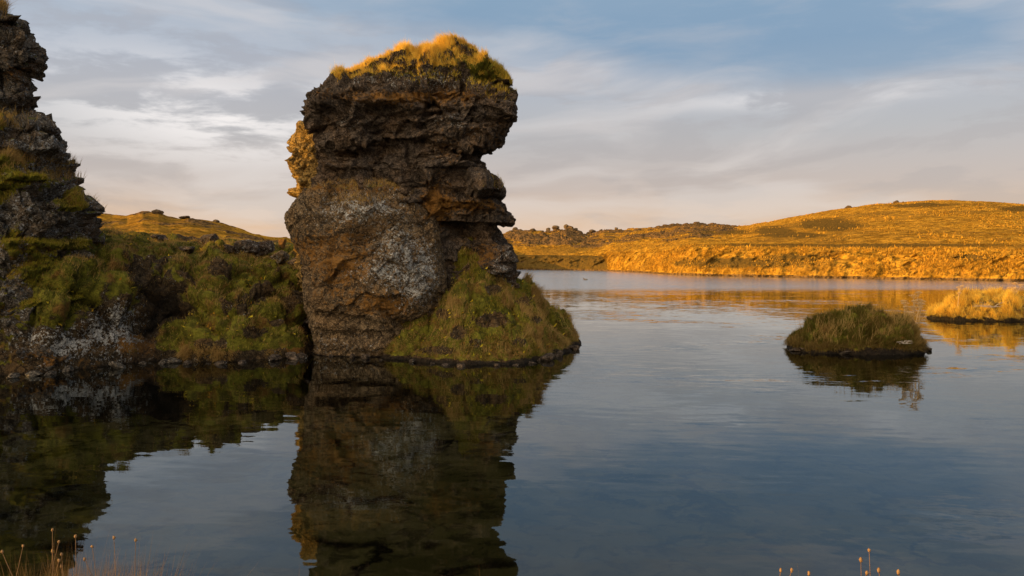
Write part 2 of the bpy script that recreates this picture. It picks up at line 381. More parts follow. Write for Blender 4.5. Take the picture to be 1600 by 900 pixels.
def loft(rows, D, nz, nf, nb, expo=2.6, smooth_rows=0):
    """closed column: rows (py, pxl, pxr, yfront, yback); silhouette at depth D"""
    r = np.array(rows, float); xl, _, z = unproj(r[:, 1], r[:, 0], D); xr, _, _ = unproj(r[:, 2], r[:, 0], D)
    o = np.argsort(z); z = z[o]; xl = xl[o]; xr = xr[o]; yf = r[o, 3]; yb = r[o, 4]
    Z = np.linspace(z[0], z[-1], nz); a = [np.interp(Z, z, q) for q in (xl, xr, yf, yb)]
    th = np.concatenate([np.linspace(-math.pi, 0, nf, endpoint=False), np.linspace(0, math.pi, nb, endpoint=False)])
    c, s = np.cos(th), np.sin(th); ex = 2.0/expo
    cc = np.sign(c)*np.abs(c)**ex; ss = np.sign(s)*np.abs(s)**ex
    X = (a[0]+a[1])[:, None]/2 + (a[1]-a[0])[:, None]/2*cc[None]
    Y = np.where(ss[None] < 0, D + (D - a[2])[:, None]*ss[None], D + (a[3] - D)[:, None]*ss[None])
    V = np.stack([X, Y, np.repeat(Z[:, None], len(th), 1)], -1).reshape(-1, 3)
    return V, len(th)
def close_top(V, nr, nc):
    """fan faces closing the last ring"""
    top = V[-nc:]; c = top.mean(0); V2 = np.vstack([V, c[None]])
    k = np.arange(nc); b = (nr-1)*nc
    return V2, np.stack([b+k, b+(k+1) % nc, np.full(nc, len(V))], 1)
def zeros(V): return np.zeros(len(V))

# ================================================================== SETTING
# ------------------------------------------------------------------ water
def water():
    m, t, o = newmat('lake_water'); geo = t.n('ShaderNodeNewGeometry').outputs['Position']
    x, y, z = t.xyz(geo)
    far = t.smooth(t.math('ADD', y, t.math('MULTIPLY', t.noise(t.comb(t.math('MULTIPLY', x, 0.02), t.math('MULTIPLY', y, 0.06), 0), 1.0, 3), 14)), 56, 70)
    patch = t.noise(t.comb(t.math('MULTIPLY', x, 0.16), t.math('MULTIPLY', y, 0.30), 2.0), 1.0, 3, 0.55)
    mid = t.math('MULTIPLY', t.smooth(patch, 0.50, 0.66), t.smooth(x, -1.0, 5.0))
    reach = t.smooth(y, 14, 38)
    # three families of ripples: long swell, wind ripples, fine chop
    def rip(sx, sy, seed, det=2):
        v = t.comb(t.math('MULTIPLY', x, sx), t.math('ADD', t.math('MULTIPLY', y, sy), t.math('MULTIPLY', x, sx*0.35)), seed)
        n = t.noise(v, 1.0, det, 0.5, 0.0, col=True); return t.vmath('SUBTRACT', n, (0.5, 0.5, 0.5))
    def sc_(v, f):
        n = t.n('ShaderNodeVectorMath', operation='SCALE'); t.set(n.inputs[0], v); t.set(n.inputs['Scale'], f); return n.outputs[0]
    a1 = t.math('ADD', 0.016, t.math('ADD', t.math('MULTIPLY', mid, 0.030), t.math('MULTIPLY', far, 0.07)))
    a2 = t.math('ADD', t.math('ADD', 0.034, t.math('MULTIPLY', reach, 0.006)), t.math('ADD', t.math('MULTIPLY', mid, 0.19), t.math('MULTIPLY', far, 0.14)))
    a3 = t.math('ADD', t.math('ADD', 0.008, t.math('MULTIPLY', reach, 0.010)), t.math('ADD', t.math('MULTIPLY', mid, 0.08), t.math('MULTIPLY', far, 0.14)))
    v = t.vmath('ADD', sc_(rip(0.5, 1.6, 1.0), a1), t.vmath('ADD', sc_(rip(1.8, 6.5, 4.0, 3), a2), sc_(rip(9, 22, 8.0, 2), a3)))
    vx, vy, vz = t.xyz(v)
    N = t.vmath('NORMALIZE', t.comb(t.math('MULTIPLY', vx, 0.55), vy, 1.0))
    g = t.n('ShaderNodeBsdfGlossy'); t.set(g.inputs['Roughness'], t.math('ADD', 0.015, t.math('MULTIPLY', far, 0.16))); t.L.new(N, g.inputs['Normal'])
    g.inputs[0].default_value = (0.90, 0.97, 1.0, 1)
    tr = t.n('ShaderNodeBsdfTransparent'); tr.inputs[0].default_value = (0.66, 0.66, 0.54, 1)
    fr = t.n('ShaderNodeFresnel'); fr.inputs['IOR'].default_value = 1.43; t.L.new(N, fr.inputs['Normal'])
    mxs = t.n('ShaderNodeMixShader'); t.L.new(fr.outputs[0], mxs.inputs[0])
    t.L.new(tr.outputs[0], mxs.inputs[1]); t.L.new(g.outputs[0], mxs.inputs[2]); t.L.new(mxs.outputs[0], o.inputs[0])
    V = np.array([(-700, -60, 0), (900, -60, 0), (900, 330, 0), (-700, 330, 0)], float)
    tag(mesh('lake_water', V, np.array([[0, 1, 2, 3]]), m, smooth=False), 'calm rippled lake surface mirroring sky and rocks', 'lake', kind='structure')
water()

def lakebed():
    m, t, o = newmat('lake_bed'); P = t.n('ShaderNodeNewGeometry').outputs['Position']
    n1 = t.noise(P, 0.9, 5, 0.6, 0.5); n2 = t.noise(P, 3.5, 5, 0.6, 0.6)
    c = t.mix(t.smooth(n1, 0.35, 0.65), (0.065, 0.060, 0.025), (0.135, 0.118, 0.055))
    c = t.mix(t.smooth(n2, 0.50, 0.38, 0, 0.7), c, (0.02, 0.02, 0.012))
    v = t.n('ShaderNodeTexVoronoi', feature='DISTANCE_TO_EDGE'); t.set(v.inputs['Vector'], t.vmath('ADD', P, t.vmath('MULTIPLY', t.noise(P, 1.5, 4, 0.6, col=True), (1.8, 1.8, 0)))); v.inputs['Scale'].default_value = 0.8
    crack = t.math('MULTIPLY', t.smooth(v.outputs[0], 0.10, 0.01), t.smooth(t.noise(P, 0.5, 2), 0.44, 0.54))
    c = t.mix(crack, c, (0.006, 0.006, 0.004))
    pbr(t, o, c, 1.0, None, 0.0)
    xs = np.concatenate([np.linspace(-2500, -31, 12), np.linspace(-30, 30, 160), np.linspace(31, 2500, 12)])
    ys = np.concatenate([np.linspace(-2500, 0, 10), np.linspace(1, 40, 110), np.linspace(42, 3500, 14)])
    X, Y = np.meshgrid(xs, ys); V = np.stack([X.ravel(), Y.ravel(), 0*X.ravel()], 1)
    V[:, 2] = -0.95 + 0.16*fbm(V*0.6, 4, 77) - 0.5*sstep(V[:, 1], 25, 60)
    tag(mesh('lake_bed', V, gridf(len(ys), len(xs)), m), 'murky olive lake bottom under shallow water', 'lake bed', kind='structure')
lakebed()

# ------------------------------------------------------------------ far shore, hills
CREST = [(-900, 330), (-300, 325), (100, 330), (160, 333), (175, 335), (200, 336), (224, 330), (249, 333), (265, 339), (292, 340), (320, 344), (341, 348), (373, 355), (395, 364), (423, 371), (445, 371),
         (500, 385), (700, 380), (793, 364), (805, 361), (832, 361), (860, 363), (885, 359), (900, 364), (916, 367), (934, 363), (944, 359), (960, 361), (980, 359), (995, 357), (1020, 356), (1049, 352),
         (1097, 351), (1123, 353), (1146, 355), (1165, 352), (1180, 349), (1200, 346.5), (1230, 340), (1258, 335), (1290, 329), (1320, 325), (1363, 319), (1398, 316.5), (1440, 314), (1483, 313), (1530, 314), (1600, 319), (1750, 330), (2100, 350), (3000, 360)]
SHORE = [(-900, 480), (300, 470), (445, 455), (600, 435), (800, 421), (944, 423), (1005, 426), (1046, 429), (1092, 431), (1200, 433), (1600, 440), (2000, 446), (3000, 460)]
BENCH = [(-900, 401), (100, 399), (445, 399), (700, 400), (800, 398), (936, 399), (947, 397), (957, 394.5), (1046, 391.5), (1060, 386), (1075, 383), (1130, 384), (1200, 385.5), (1600, 391), (2000, 395), (3000, 400)]
CRESTY = [(-900, 90), (445, 90), (560, 150), (700, 240), (800, 270), (1100, 270), (1200, 215), (1600, 190), (3000, 170)]
def hills():
    pxs = np.concatenate([np.linspace(-900, -20, 60, endpoint=False), np.linspace(-20, 460, 430, endpoint=False), np.linspace(460, 780, 40, endpoint=False),
                          np.linspace(780, 1620, 800, endpoint=False), np.linspace(1620, 3000, 90)])
    ys = depth_on_water(interp(pxs, SHORE)); yb = ys + 7.0 + 2.0*np.interp(pxs, [0, 500, 900, 1600], [0, 0, 2, 0])
    pxn = pxs/60.0
    yc = interp(pxs, CRESTY); zero = 0*pxs
    bz = unproj(pxs, interp(pxs, BENCH), yb)[2]
    # undulating shoreline
    wob = 1.6*fbm(np.stack([pxn*1.6, zero, zero], 1), 4, 5); ys = ys + wob
    rows = []; kindrow = []
    for t in np.linspace(0, 1, 6, endpoint=False): rows.append((ys - 12*(1-t), zero - 1.6*(1-t) - 0.02)); kindrow.append(0)
    for t in np.linspace(0, 1, 56, endpoint=False):
        zz = bz*(1-(1-t)**1.7)*0.97; rows.append((ys + (yb-ys)*t**1.15, zz)); kindrow.append(1)
    pyb = interp(pxs, BENCH); pyc = interp(pxs, CREST)
    rowsB = np.linspace(0, 1, 250, endpoint=False)
    for t in rowsB:
        Y = yb + (yc-yb)*t
        # flat top behind the bank edge, then the slope up to the skyline
        e = np.where((pxs > 780) & (pxs < 1150), t**0.62, t**0.60)
        py = pyb + (pyc-pyb)*e
        rows.append((Y, unproj(pxs, py, Y)[2])); kindrow.append(2)
    zc = unproj(pxs, pyc, yc)[2]
    for t in (0, 0.02, 0.05, 0.1, 0.2, 0.35, 0.6, 1.0):
        rows.append((yc + 300*t, zc*(1 - 0.75*sstep(np.full(len(pxs), t), 0, 1)) - 2.5*min(1, t*8))); kindrow.append(3)
    Y = np.array([r[0] for r in rows]); Z = np.array([r[1] for r in rows]); k = np.repeat(np.array(kindrow)[:, None], len(pxs), 1).ravel()
    U = (pxs-800)/F
    X = U[None]*Y
    V = np.stack([X.ravel(), Y.ravel(), Z.ravel()], 1); PX = np.repeat(pxs[None], len(rows), 0).ravel()
    nr, nc = len(rows), len(pxs)
    prog = np.repeat(np.arange(nr)[:, None], nc, 1).ravel()
    tB = np.clip((prog - 62)/250.0, 0, 1)
    PY = project(V)[1]
    # crag masks
    lava = sstep(PX, 770, 800)*(1-sstep(PX, 1120, 1175))*(k >= 2)*sstep(tB, 0.05, 0.3) + (PX < 470)*(k >= 2)*0.55
    lava = lava*np.clip(0.65 + 0.9*pn(V*np.array([0.035, 0.02, 0]), 3), 0, 1.2)
    f1, f2, cid = worley(V*np.array([0.16, 0.12, 0.10]) + 0.4*np.stack([pn(V*0.1, 1), pn(V*0.1, 2), zeros(V)], 1), 8)
    g1, g2, gid = worley(V*np.array([0.5, 0.35, 0.3]), 9)
    crag = lava*(1.8*np.clip(cid-0.45, 0, 1)*sstep(f2-f1, 0, 0.25) + 1.4*np.clip(gid-0.45, 0, 1)*sstep(g2-g1, 0, 0.2) + 0.45*fbm(V*0.5, 3, 12))*np.where(PX < 470, 0.45, 1.0)
    V[:, 2] += crag
    face = (k == 1)*1.0
    tf = np.clip((prog-6)/56.0, 0, 1)
    bump = (0.55*fbm(V*np.array([0.22, 0.22, 0.5]), 4, 15, ridge=True) + 0.35*fbm(V*np.array([0.8, 0.8, 1.0]), 3, 16))
    edge = face*np.sin(tf*math.pi)**0.6
    V[:, 1] -= edge*bump*3.4; V[:, 2] += edge*bump*0.55
    hillm = (k >= 2)*(1-np.clip(lava, 0, 1))
    V[:, 2] += hillm*(0.30*fbm(V*np.array([0.55, 0.35, 0]), 4, 18, 0.65) + 0.45*fbm(V*np.array([0.09, 0.05, 0]), 3, 19)*sstep(tB, 0.02, 0.2))
    rk = np.clip(lava*1.1*(sstep(cid, 0.45, 0.6) + sstep(gid, 0.55, 0.7)*0.7), 0, 1)
    rk = np.maximum(rk, edge*sstep(bump, 0.16, -0.25)*0.95)
    rk = np.maximum(rk, face*sstep(tf, 0.07, 0.0))
    # scrubby darker patches on the big hill, plus painted bank shadow
    scrub_shade = np.zeros(len(V))
    WX = PX + 26*fbm(V*np.array([0.05, 0.03, 0]), 4, 90, 0.65); WY = PY + 7*fbm(V*np.array([0.05, 0.03, 0]) + 9, 4, 91, 0.65)
    for (cx, cy, rx, ry) in ((1300, 352, 55, 11), (1210, 360, 40, 7), (1235, 368, 60, 6), (1265, 349, 20, 7), (1590, 326, 35, 4), (1440, 322, 60, 3.5), (1330, 384, 300, 4), (1120, 362, 60, 6), (1150, 412, 130, 9), (1500, 408, 40, 7), (1240, 405, 60, 8)):
        scrub_shade = np.maximum(scrub_shade, 0.95*gblob(WX, WY, cx, cy, rx, ry))
    scrub_shade = np.maximum(scrub_shade, (PX > 780)*sstep(952 - 20*tf + 8*fbm(V*0.3, 3, 92) - PX, -6, 6)*face*0.95)  # left end of the bank: its shadow is put into the colour
    m, t, o = newmat('golden_hillside'); P = t.n('ShaderNodeNewGeometry').outputs['Position']
    n1 = t.noise(P, 0.20, 6, 0.6, 0.3); n2 = t.noise(P, 0.6, 7, 0.7); n3 = t.noise(P, 2.6, 4, 0.6)
    c = t.mix(t.smooth(n2, 0.36, 0.62), (0.21, 0.10, 0.010), (0.64, 0.335, 0.038))
    c = t.mix(t.smooth(n1, 0.50, 0.64, 0, 0.65), c, (0.22, 0.12, 0.026)); c = t.mix(t.smooth(t.noise(P, 0.045, 5, 0.6, 0.5), 0.50, 0.62, 0, 0.6), c, (0.20, 0.115, 0.025))
    c = t.mix(t.smooth(n3, 0.50, 0.34, 0, 0.8), c, (0.12, 0.065, 0.014))
    c = t.mix(t.smooth(t.math('ADD', attr(t, 'scrub_shade'), t.math('MULTIPLY', t.math('SUBTRACT', n2, 0.5), 1.2)), 0.30, 0.62, 0, 0.95), c, t.mix(n3, (0.06, 0.040, 0.012), (0.20, 0.12, 0.028)))
    rkc = t.mix(t.smooth(n3, 0.35, 0.65), (0.05, 0.032, 0.015), (0.25, 0.145, 0.055))
    c = t.mix(t.smooth(t.math('ADD', attr(t, 'rock'), t.math('MULTIPLY', t.math('SUBTRACT', n2, 0.5), 1.2)), 0.35, 0.6), c, rkc)
    h = t.math('ADD', t.math('MULTIPLY', n2, 1.0), t.math('MULTIPLY', n3, 0.5))
    pbr(t, o, c, 1.0, bumpn(t, h, 1.0, 0.9), 0.0)
    Fq = gridf(nr, nc)
    tag(mesh('hills', V, Fq, m, {'rock': rk, 'scrub_shade': scrub_shade}), 'golden grassy hills and bank along the far lake shore', 'hills', kind='structure')
    # tussock grass on bank and hill
    wgt = ((k == 1)*(tf > 0.06)*(1-0.75*rk)*(PX > 700)*np.clip(fbm(V*np.array([0.2, 0.2, 0.3]), 3, 94)*3.5+0.5, 0.02, 1.4) + (k == 2)*(1-rk)*0.022*np.clip(fbm(V*np.array([0.10, 0.05, 0]), 5, 95, 0.65)*7+0.3, 0.0, 3)*(PX > 700))*((PX > 790) | (PX < 460))*(PX > 0)*(PX < 1640)*np.clip(1-1.1*scrub_shade, 0, 1)
    far = V[:, 1] > 40
    P_, N_ = sample(V, Fq, wgt*far, 28000)
    n = len(P_); px_, py_ = project(P_); dist = P_[:, 1]
    L = np.clip(rng.lognormal(-1.9, 0.5, n), 0.06, 0.45); W = (0.04 + 0.0009*dist)*np.clip(rng.lognormal(-0.3, 0.6, n), 0.3, 3)
    up = np.tile(np.array([0, 0, 1.0]), (n, 1)); ln = rng.normal(0, 0.35, (n, 3)); ln[:, 0] += 0.2
    bank_shade = (px_ > 780)*(px_ < 948)*1.0  # grass on this bank section toned darker to carry its shadow
    hue = np.clip(0.25 + 0.35*pn(P_*0.15, 3) + 0.35*bank_shade + rng.normal(0, 0.1, n), 0, 1)
    rn = np.clip(0.62 + 0.5*pn(P_*0.3, 4) + rng.normal(0, 0.25, n) + 0.4*bank_shade, 0, 1)
    tag(blades('hill_grass', P_, up, L, W, ln, hue, rn, G_hill), 'golden tussock grass over the far bank and hills', 'grass', kind='stuff')
    return V, PX, nr, nc
HV, HPX, hnr, hnc = hills()

# ------------------------------------------------------------------ mossy bank (left middle)
def left_bank():
    # shoreline as world points
    spx = np.array([-60, 60, 130, 215, 260, 300, 350, 400, 440, 478]); spy = np.array([590, 583, 576, 566, 562, 566, 566, 562, 560, 556])
    sy = depth_on_water(spy); sx = (spx-800)/F*sy
    xe = -4.72
    xs = np.concatenate([np.linspace(-40, -12.1, 30, endpoint=False), np.linspace(-12.1, -4.2, 300), np.linspace(-4.15, 4, 60)])
    ysn = np.concatenate([np.linspace(14.3, 21.5, 270, endpoint=False), np.linspace(21.5, 34, 150, endpoint=False), np.linspace(34, 75, 60)])
    X, Y = np.meshgrid(xs, ysn); X = X.ravel(); Y = Y.ravel()
    q0 = np.stack([X, Y, 0*X], 1)
    yw = np.interp(X, sx, sy) + 0.16*fbm(q0*np.array([1.4, 0, 0]), 3, 2)
    s = Y - yw
    # right end turns back behind the stack
    xe_y = np.interp(Y, [14, 20, 22, 26, 34, 45, 75], [xe, xe+0.0, -4.3, -3.6, -3.5, -6, -14]) + 0.12*fbm(q0*np.array([0, 1.4, 0]), 3, 22)
    s2 = (xe_y - X)*1.1
    s = np.minimum(s, s2)
    s = s + 0.20*fbm(q0*np.array([0.9, 0.9, 1]), 3, 6)*sstep(s, 0.15, 0.8)
    rid = np.interp(X, [-14, -12, -10, -8, -6.6, -5], [3.1, 3.1, 2.85, 2.62, 2.45, 2.12])
    prof = np.interp(s, [-2, -0.15, 0, 0.12, 0.5, 1.0, 1.8, 3.0, 4.6, 7.5, 9, 12, 18, 60], [-1.3, -0.45, -0.05, 0.10, 0.42, 0.66, 0.80, 0.865, 0.93, 1.0, 0.97, 0.72, 0.42, 0.22])
    Z = np.where(prof > 0, prof*rid*0.98, prof)
    near = sstep(s, 0.05, 0.5)*(1-sstep(Y, 40, 60))
    V = np.stack([X, Y, Z], 1)
    px, py = project(V)
    f1, f2, cid = worley(V*np.array([1.25, 1.0, 1.2]) + 0.3*np.stack([pn(V*1.2, 1), pn(V*1.2, 2), pn(V*1.2, 3)], 1), 41)
    h1, h2, hid = worley(V*np.array([3.1, 2.6, 3.0]) + 0.2*np.stack([pn(V*3, 1), pn(V*3, 2), pn(V*3, 3)], 1), 42)
    cushion = 0.42*(np.sqrt(np.clip(f2-f1, 0, 1))-0.35) + 0.38*(cid-0.5) + 0.20*facets(V*np.array([0.9, 0.9, 0.9]), 48) + 0.16*(np.sqrt(np.clip(h2-h1, 0, 1))-0.3) + 0.08*(hid-0.5)
    N = gnormals(V, len(ysn), len(xs)); N[N[:, 2] < 0] *= -1
    amp = near*(1-0.6*sstep(s, 4.5, 7))
    V = V + N*(amp*(cushion + 0.12*fbm(V*1.6, 3, 43) + 0.04*fbm(V*6, 3, 44)))[:, None]
    # dark fissure between cliff and mossy slope
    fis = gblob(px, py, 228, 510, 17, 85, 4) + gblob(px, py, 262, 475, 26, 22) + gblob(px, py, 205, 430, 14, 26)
    V[:, 1] += near*np.clip(fis, 0, 1)*0.45; V[:, 2] -= near*np.clip(fis, 0, 1)*0.12
    # rocky ground behind the ridge
    V[:, 2] += sstep(s, 8, 14)*0.5*np.clip(fbm(V*0.5, 3, 45), -0.2, 1)
    slope = 1 - np.abs(gnormals(V, len(ysn), len(xs))[:, 2])
    zl = V[:, 2]
    rock = np.clip(fis*1.2, 0, 1)
    rock = np.maximum(rock, sstep(0.28 - zl, 0, 0.2))
    for (cx, cy, rx, ry) in ((300, 372, 18, 7), (410, 455, 22, 14), (355, 475, 12, 14), (255, 480, 22, 10), (455, 470, 14, 16), (465, 420, 14, 14), (395, 520, 22, 10), (380, 480, 12, 20), (330, 540, 30, 7), (290, 440, 16, 12), (430, 500, 12, 10), (240, 410, 22, 9), (345, 425, 18, 6), (480, 500, 10, 40)):
        rock = np.maximum(rock, gblob(px, py, cx, cy, rx, ry))
    grey = gblob(px, py, 180, 510, 48, 40) + gblob(px, py, 90, 540, 80, 30)
    rock = np.maximum(rock, np.clip(grey*1.2, 0, 1))
    moss = np.clip(1.05 - rock*1.2 - 0.35*sstep(0.12, h2-h1, 0.0) + 0.25*fbm(V*1.2, 2, 47), 0, 1)
    rust = np.clip(sstep(0.75 - zl, 0, 0.45)*(0.30+0.6*fbm(V*1.5, 3, 56)) + gblob(px, py, 205, 535, 22, 16) + gblob(px, py, 462, 520, 14, 40)*0.9, 0, 1)
    band = sstep(zl, 0.0, 0.03)*(1-sstep(zl, 0.06, 0.13))*(0.45 + 0.55*(px < 260))*sstep(fbm(V*1.6, 3, 55), -0.25, 0.15)
    wet = sstep(0.03 - zl, 0, 0.05) + 0.75*np.clip(fis, 0, 1)*(1-sstep(zl, 1.2, 2.0))  # wet waterline, plus the fissure's shade put into the colour
    lich = np.clip(grey, 0, 1)*0.75 + 0.18 + 0.4*fbm(V*1.1, 3, 57)
    Fq = gridf(len(ysn), len(xs))
    o = tag(mesh('mossy_bank', V, Fq, M_bank, {'moss': moss, 'rust': rust, 'lichen': lich, 'band': band, 'wet': np.clip(wet, 0, 1)}), 'mossy bank sloping to the water between cliff and rock stack', 'bank', kind='structure')
    g = moss*sstep(zl, 0.12, 0.35)*(V[:, 1] < 32)*(px > 60)*(px < 520)*(1-0.6*np.clip(grey, 0, 1))
    def hue(P):
        a, b = project(P)
        v = 0.45 + 0.45*pn(P*0.9, 51) + 0.2*pn(P*2.5, 52)
        v += 0.5*gblob(a, b, 140, 430, 60, 40) + 0.5*gblob(a, b, 340, 500, 60, 30) + 0.3*gblob(a, b, 340, 440, 60, 20) - 0.45*gblob(a, b, 330, 400, 150, 22)
        return v
    tag(tufts('bank_moss_grass', V, Fq, g, 110000, 0.050, 0.012, G_slope, hue, tuft=0.35, seed=3, tuss=2.4), 'short moss and grass over the left bank', 'grass', kind='stuff')
    g2 = g*np.clip(fbm(V*1.1, 2, 60)*2.6 + 0.1, 0, 1)
    tag(tufts('bank_straw_grass', V, Fq, g2, 26000, 0.15, 0.009, G_slope, lambda P: 0.22 + 0.3*pn(P, 61), tuft=0.3, seed=4), 'longer straw-coloured grass tufts on the left bank', 'grass', kind='stuff')
    # hanging straw tufts at the waterline
    g3 = (gblob(px, py, 305, 548, 26, 9)*1.4 + gblob(px, py, 345, 555, 14, 8) + gblob(px, py, 425, 548, 10, 8)*0.6)*np.clip(0.15+3*fbm(V*2.6, 2, 63), 0, 1)
    tag(tufts('waterside_straw_grass', V, Fq, g3*(zl > 0.05), 2600, 0.20, 0.010, G_slope, 0.1, tuft=0.15, out=1.6, seed=5, droop=1.0), 'pale straw grass hanging over the water below the mossy bank', 'grass', kind='stuff')
    P_, N_ = sample(V, Fq, g*(0.15+gblob(px, py, 340, 520, 60, 30) + gblob(px, py, 400, 440, 25, 12)), 900)
    n = len(P_)
    tag(blades('bank_yellow_leaves', P_ + N_*0.03, N_, rng.uniform(0.04, 0.08, n), rng.uniform(0.03, 0.06, n), rng.normal(0, 0.4, (n, 3)), rng.random(n), rng.random(n), G_leaf), 'small yellow autumn leaves scattered through the bank moss', 'leaves', kind='stuff')
    return V
BANK = left_bank()

# ------------------------------------------------------------------ left cliff
def left_cliff():
    t_ = empty('rock_cliff', (-11.5, 18, 0), 'tall craggy grey lava cliff with grassy ledges at the left edge', 'cliff')
    rows = [(-22, -420, -120, 17.3, 18.3), (-19, -560, -60, 17.1, 18.3), (-15, -600, -30, 17.0, 18.4), (5, -650, -4, 16.9, 18.5), (18, -670, 10, 16.8, 18.5), (30, -680, 36, 16.7, 18.6), (42, -700, 45, 16.7, 18.6), (53, -700, 47, 16.7, 18.6), (68, -700, 67, 16.6, 18.7), (93, -700, 75, 16.5, 18.7),
            (113, -710, 70, 16.55, 18.7), (127, -710, 62, 16.6, 18.7), (137, -720, 54, 16.65, 18.8), (150, -720, 59, 16.6, 18.8), (190, -720, 60, 16.55, 18.8), (200, -720, 86, 16.35, 19.0), (206, -720, 96, 16.3, 19.0), (217, -720, 96, 16.25, 19.0),
            (238, -730, 112, 16.2, 19.2), (252, -730, 114, 16.2, 19.4), (262, -730, 117, 15.8, 19.4), (285, -740, 126, 15.7, 19.4), (300, -740, 130, 15.7, 19.4), (318, -740, 140, 15.6, 19.6), (325, -740, 158, 15.55, 19.6), (352, -740, 161, 15.5, 19.7), (375, -745, 160, 15.45, 20.4),
            (420, -750, 163, 15.4, 20.5), (480, -750, 185, 15.25, 20.6), (540, -760, 216, 15.15, 20.8), (575, -760, 226, 15.05, 21), (600, -760, 230, 15.0, 21), (680, -760, 235, 14.8, 21)]
    nz = 420
    V, nc = loft(rows, 17.6, nz, 760, 80, 3.2)
    # concentrate vertices on the visible right part by warping the ring towards it
    N = gnormals(V, nz, nc, True)
    px, py = project(V)
    P = V.copy()
    fr = sstep(-N[:, 1], 0.0, 0.7)
    d = rock_disp(P, 1.0, 0.45, 0.6, 100, (0.3, 0.1), 1.6)
    big = 0.35*fbm(P*0.45, 3, 120) + 0.20*fbm(P*1.0, 3, 121, ridge=True)
    d = d + big*(0.35+0.65*fr)
    # dark hollow on the upper left
    d -= 0.5*gblob(px, py, 5, 120, 25, 28) + 0.3*gblob(px, py, 30, 175, 14, 12)
    # mossy cushions
    mossm = np.zeros(len(V))
    for (cx, cy, rx, ry) in ((110, 430, 52, 34), (140, 480, 34, 14), (95, 485, 28, 10), (125, 385, 60, 10), (15, 268, 60, 16), (60, 290, 50, 12), (60, 385, 12, 30), (12, 205, 14, 14), (140, 325, 18, 8), (25, 310, 45, 12), (85, 395, 10, 20)):
        mossm = np.maximum(mossm, gblob(px, py, cx, cy, rx, ry))
    d += 0.25*mossm*(1+0.9*pn(P*3, 5))
    V = V + N*d[:, None]; V = fit(V, nz, nc, rows, left=False, k=7)
    px, py = project(V); zl = V[:, 2]
    N2 = gnormals(V, nz, nc, True)
    moss = np.clip(mossm*1.15 + 0.55*sstep(N2[:, 2], 0.35, 0.8) - 0.1, 0, 1)*sstep(zl, 0.5, 0.9)
    lich = 0.42 + 0.35*fbm(P*0.8, 3, 130) + 0.45*gblob(px, py, 25, 370, 35, 60) + 0.5*gblob(px, py, 180, 510, 45, 45) + 0.25*gblob(px, py, 60, 240, 60, 30)
    rust = 0.20 + 0.45*gblob(px, py, 60, 565, 130, 18) + 0.9*gblob(px, py, 205, 540, 25, 20) + 0.3*fbm(P*0.9, 3, 131) + 0.4*gblob(px, py, 20, 110, 18, 25)
    band = sstep(zl, 0.0, 0.03)*(1-sstep(zl, 0.09, 0.17))*sstep(fbm(V*1.6, 3, 55), -0.35, 0.1); wet = sstep(0.02-zl, 0, 0.05)
    V2, cap = close_top(V, nz, nc)
    e = lambda a: np.append(a, a[-1])
    o = mesh('cliff_rock', V2, [gridf(nz, nc, True), cap], M_cliff, {'moss': e(moss), 'lichen': e(np.clip(lich, 0, 1)), 'rust': e(np.clip(rust, 0, 1)), 'band': e(band), 'wet': e(wet)}, parent=t_)
    Fq = gridf(nz, nc, True)
    g = sstep(mossm, 0.25, 0.6)*(N2[:, 2] > -0.1)*(px > -60)*(N2[:, 1] < 0.3)
    def hue(P_):
        a, b = project(P_); return 0.75 + 0.4*pn(P_*1.1, 9) - 0.5*gblob(a, b, 30, 255, 90, 10)
    tag(tufts('cliff_moss_grass', V, Fq, g, 42000, 0.085, 0.010, G_slope, hue, tuft=0.3, seed=13), 'green moss and grass on the ledges of the left cliff', 'grass', kind='stuff')
    g2 = (gblob(px, py, 10, 250, 60, 8) + gblob(px, py, 95, 268, 25, 12)*0.5 + gblob(px, py, 140, 320, 14, 6)*0.3 + gblob(px, py, 5, 192, 22, 10)*0.8 + gblob(px, py, 0, 10, 14, 8))*(N2[:, 2] > 0.0)*(px > -60)
    tag(tufts('cliff_ledge_straw', V, Fq, g2, 9000, 0.24, 0.009, G_slope, 0.15, tuft=0.2, seed=14), 'straw grass tufts along the ledges of the left cliff', 'grass', kind='stuff')
left_cliff()

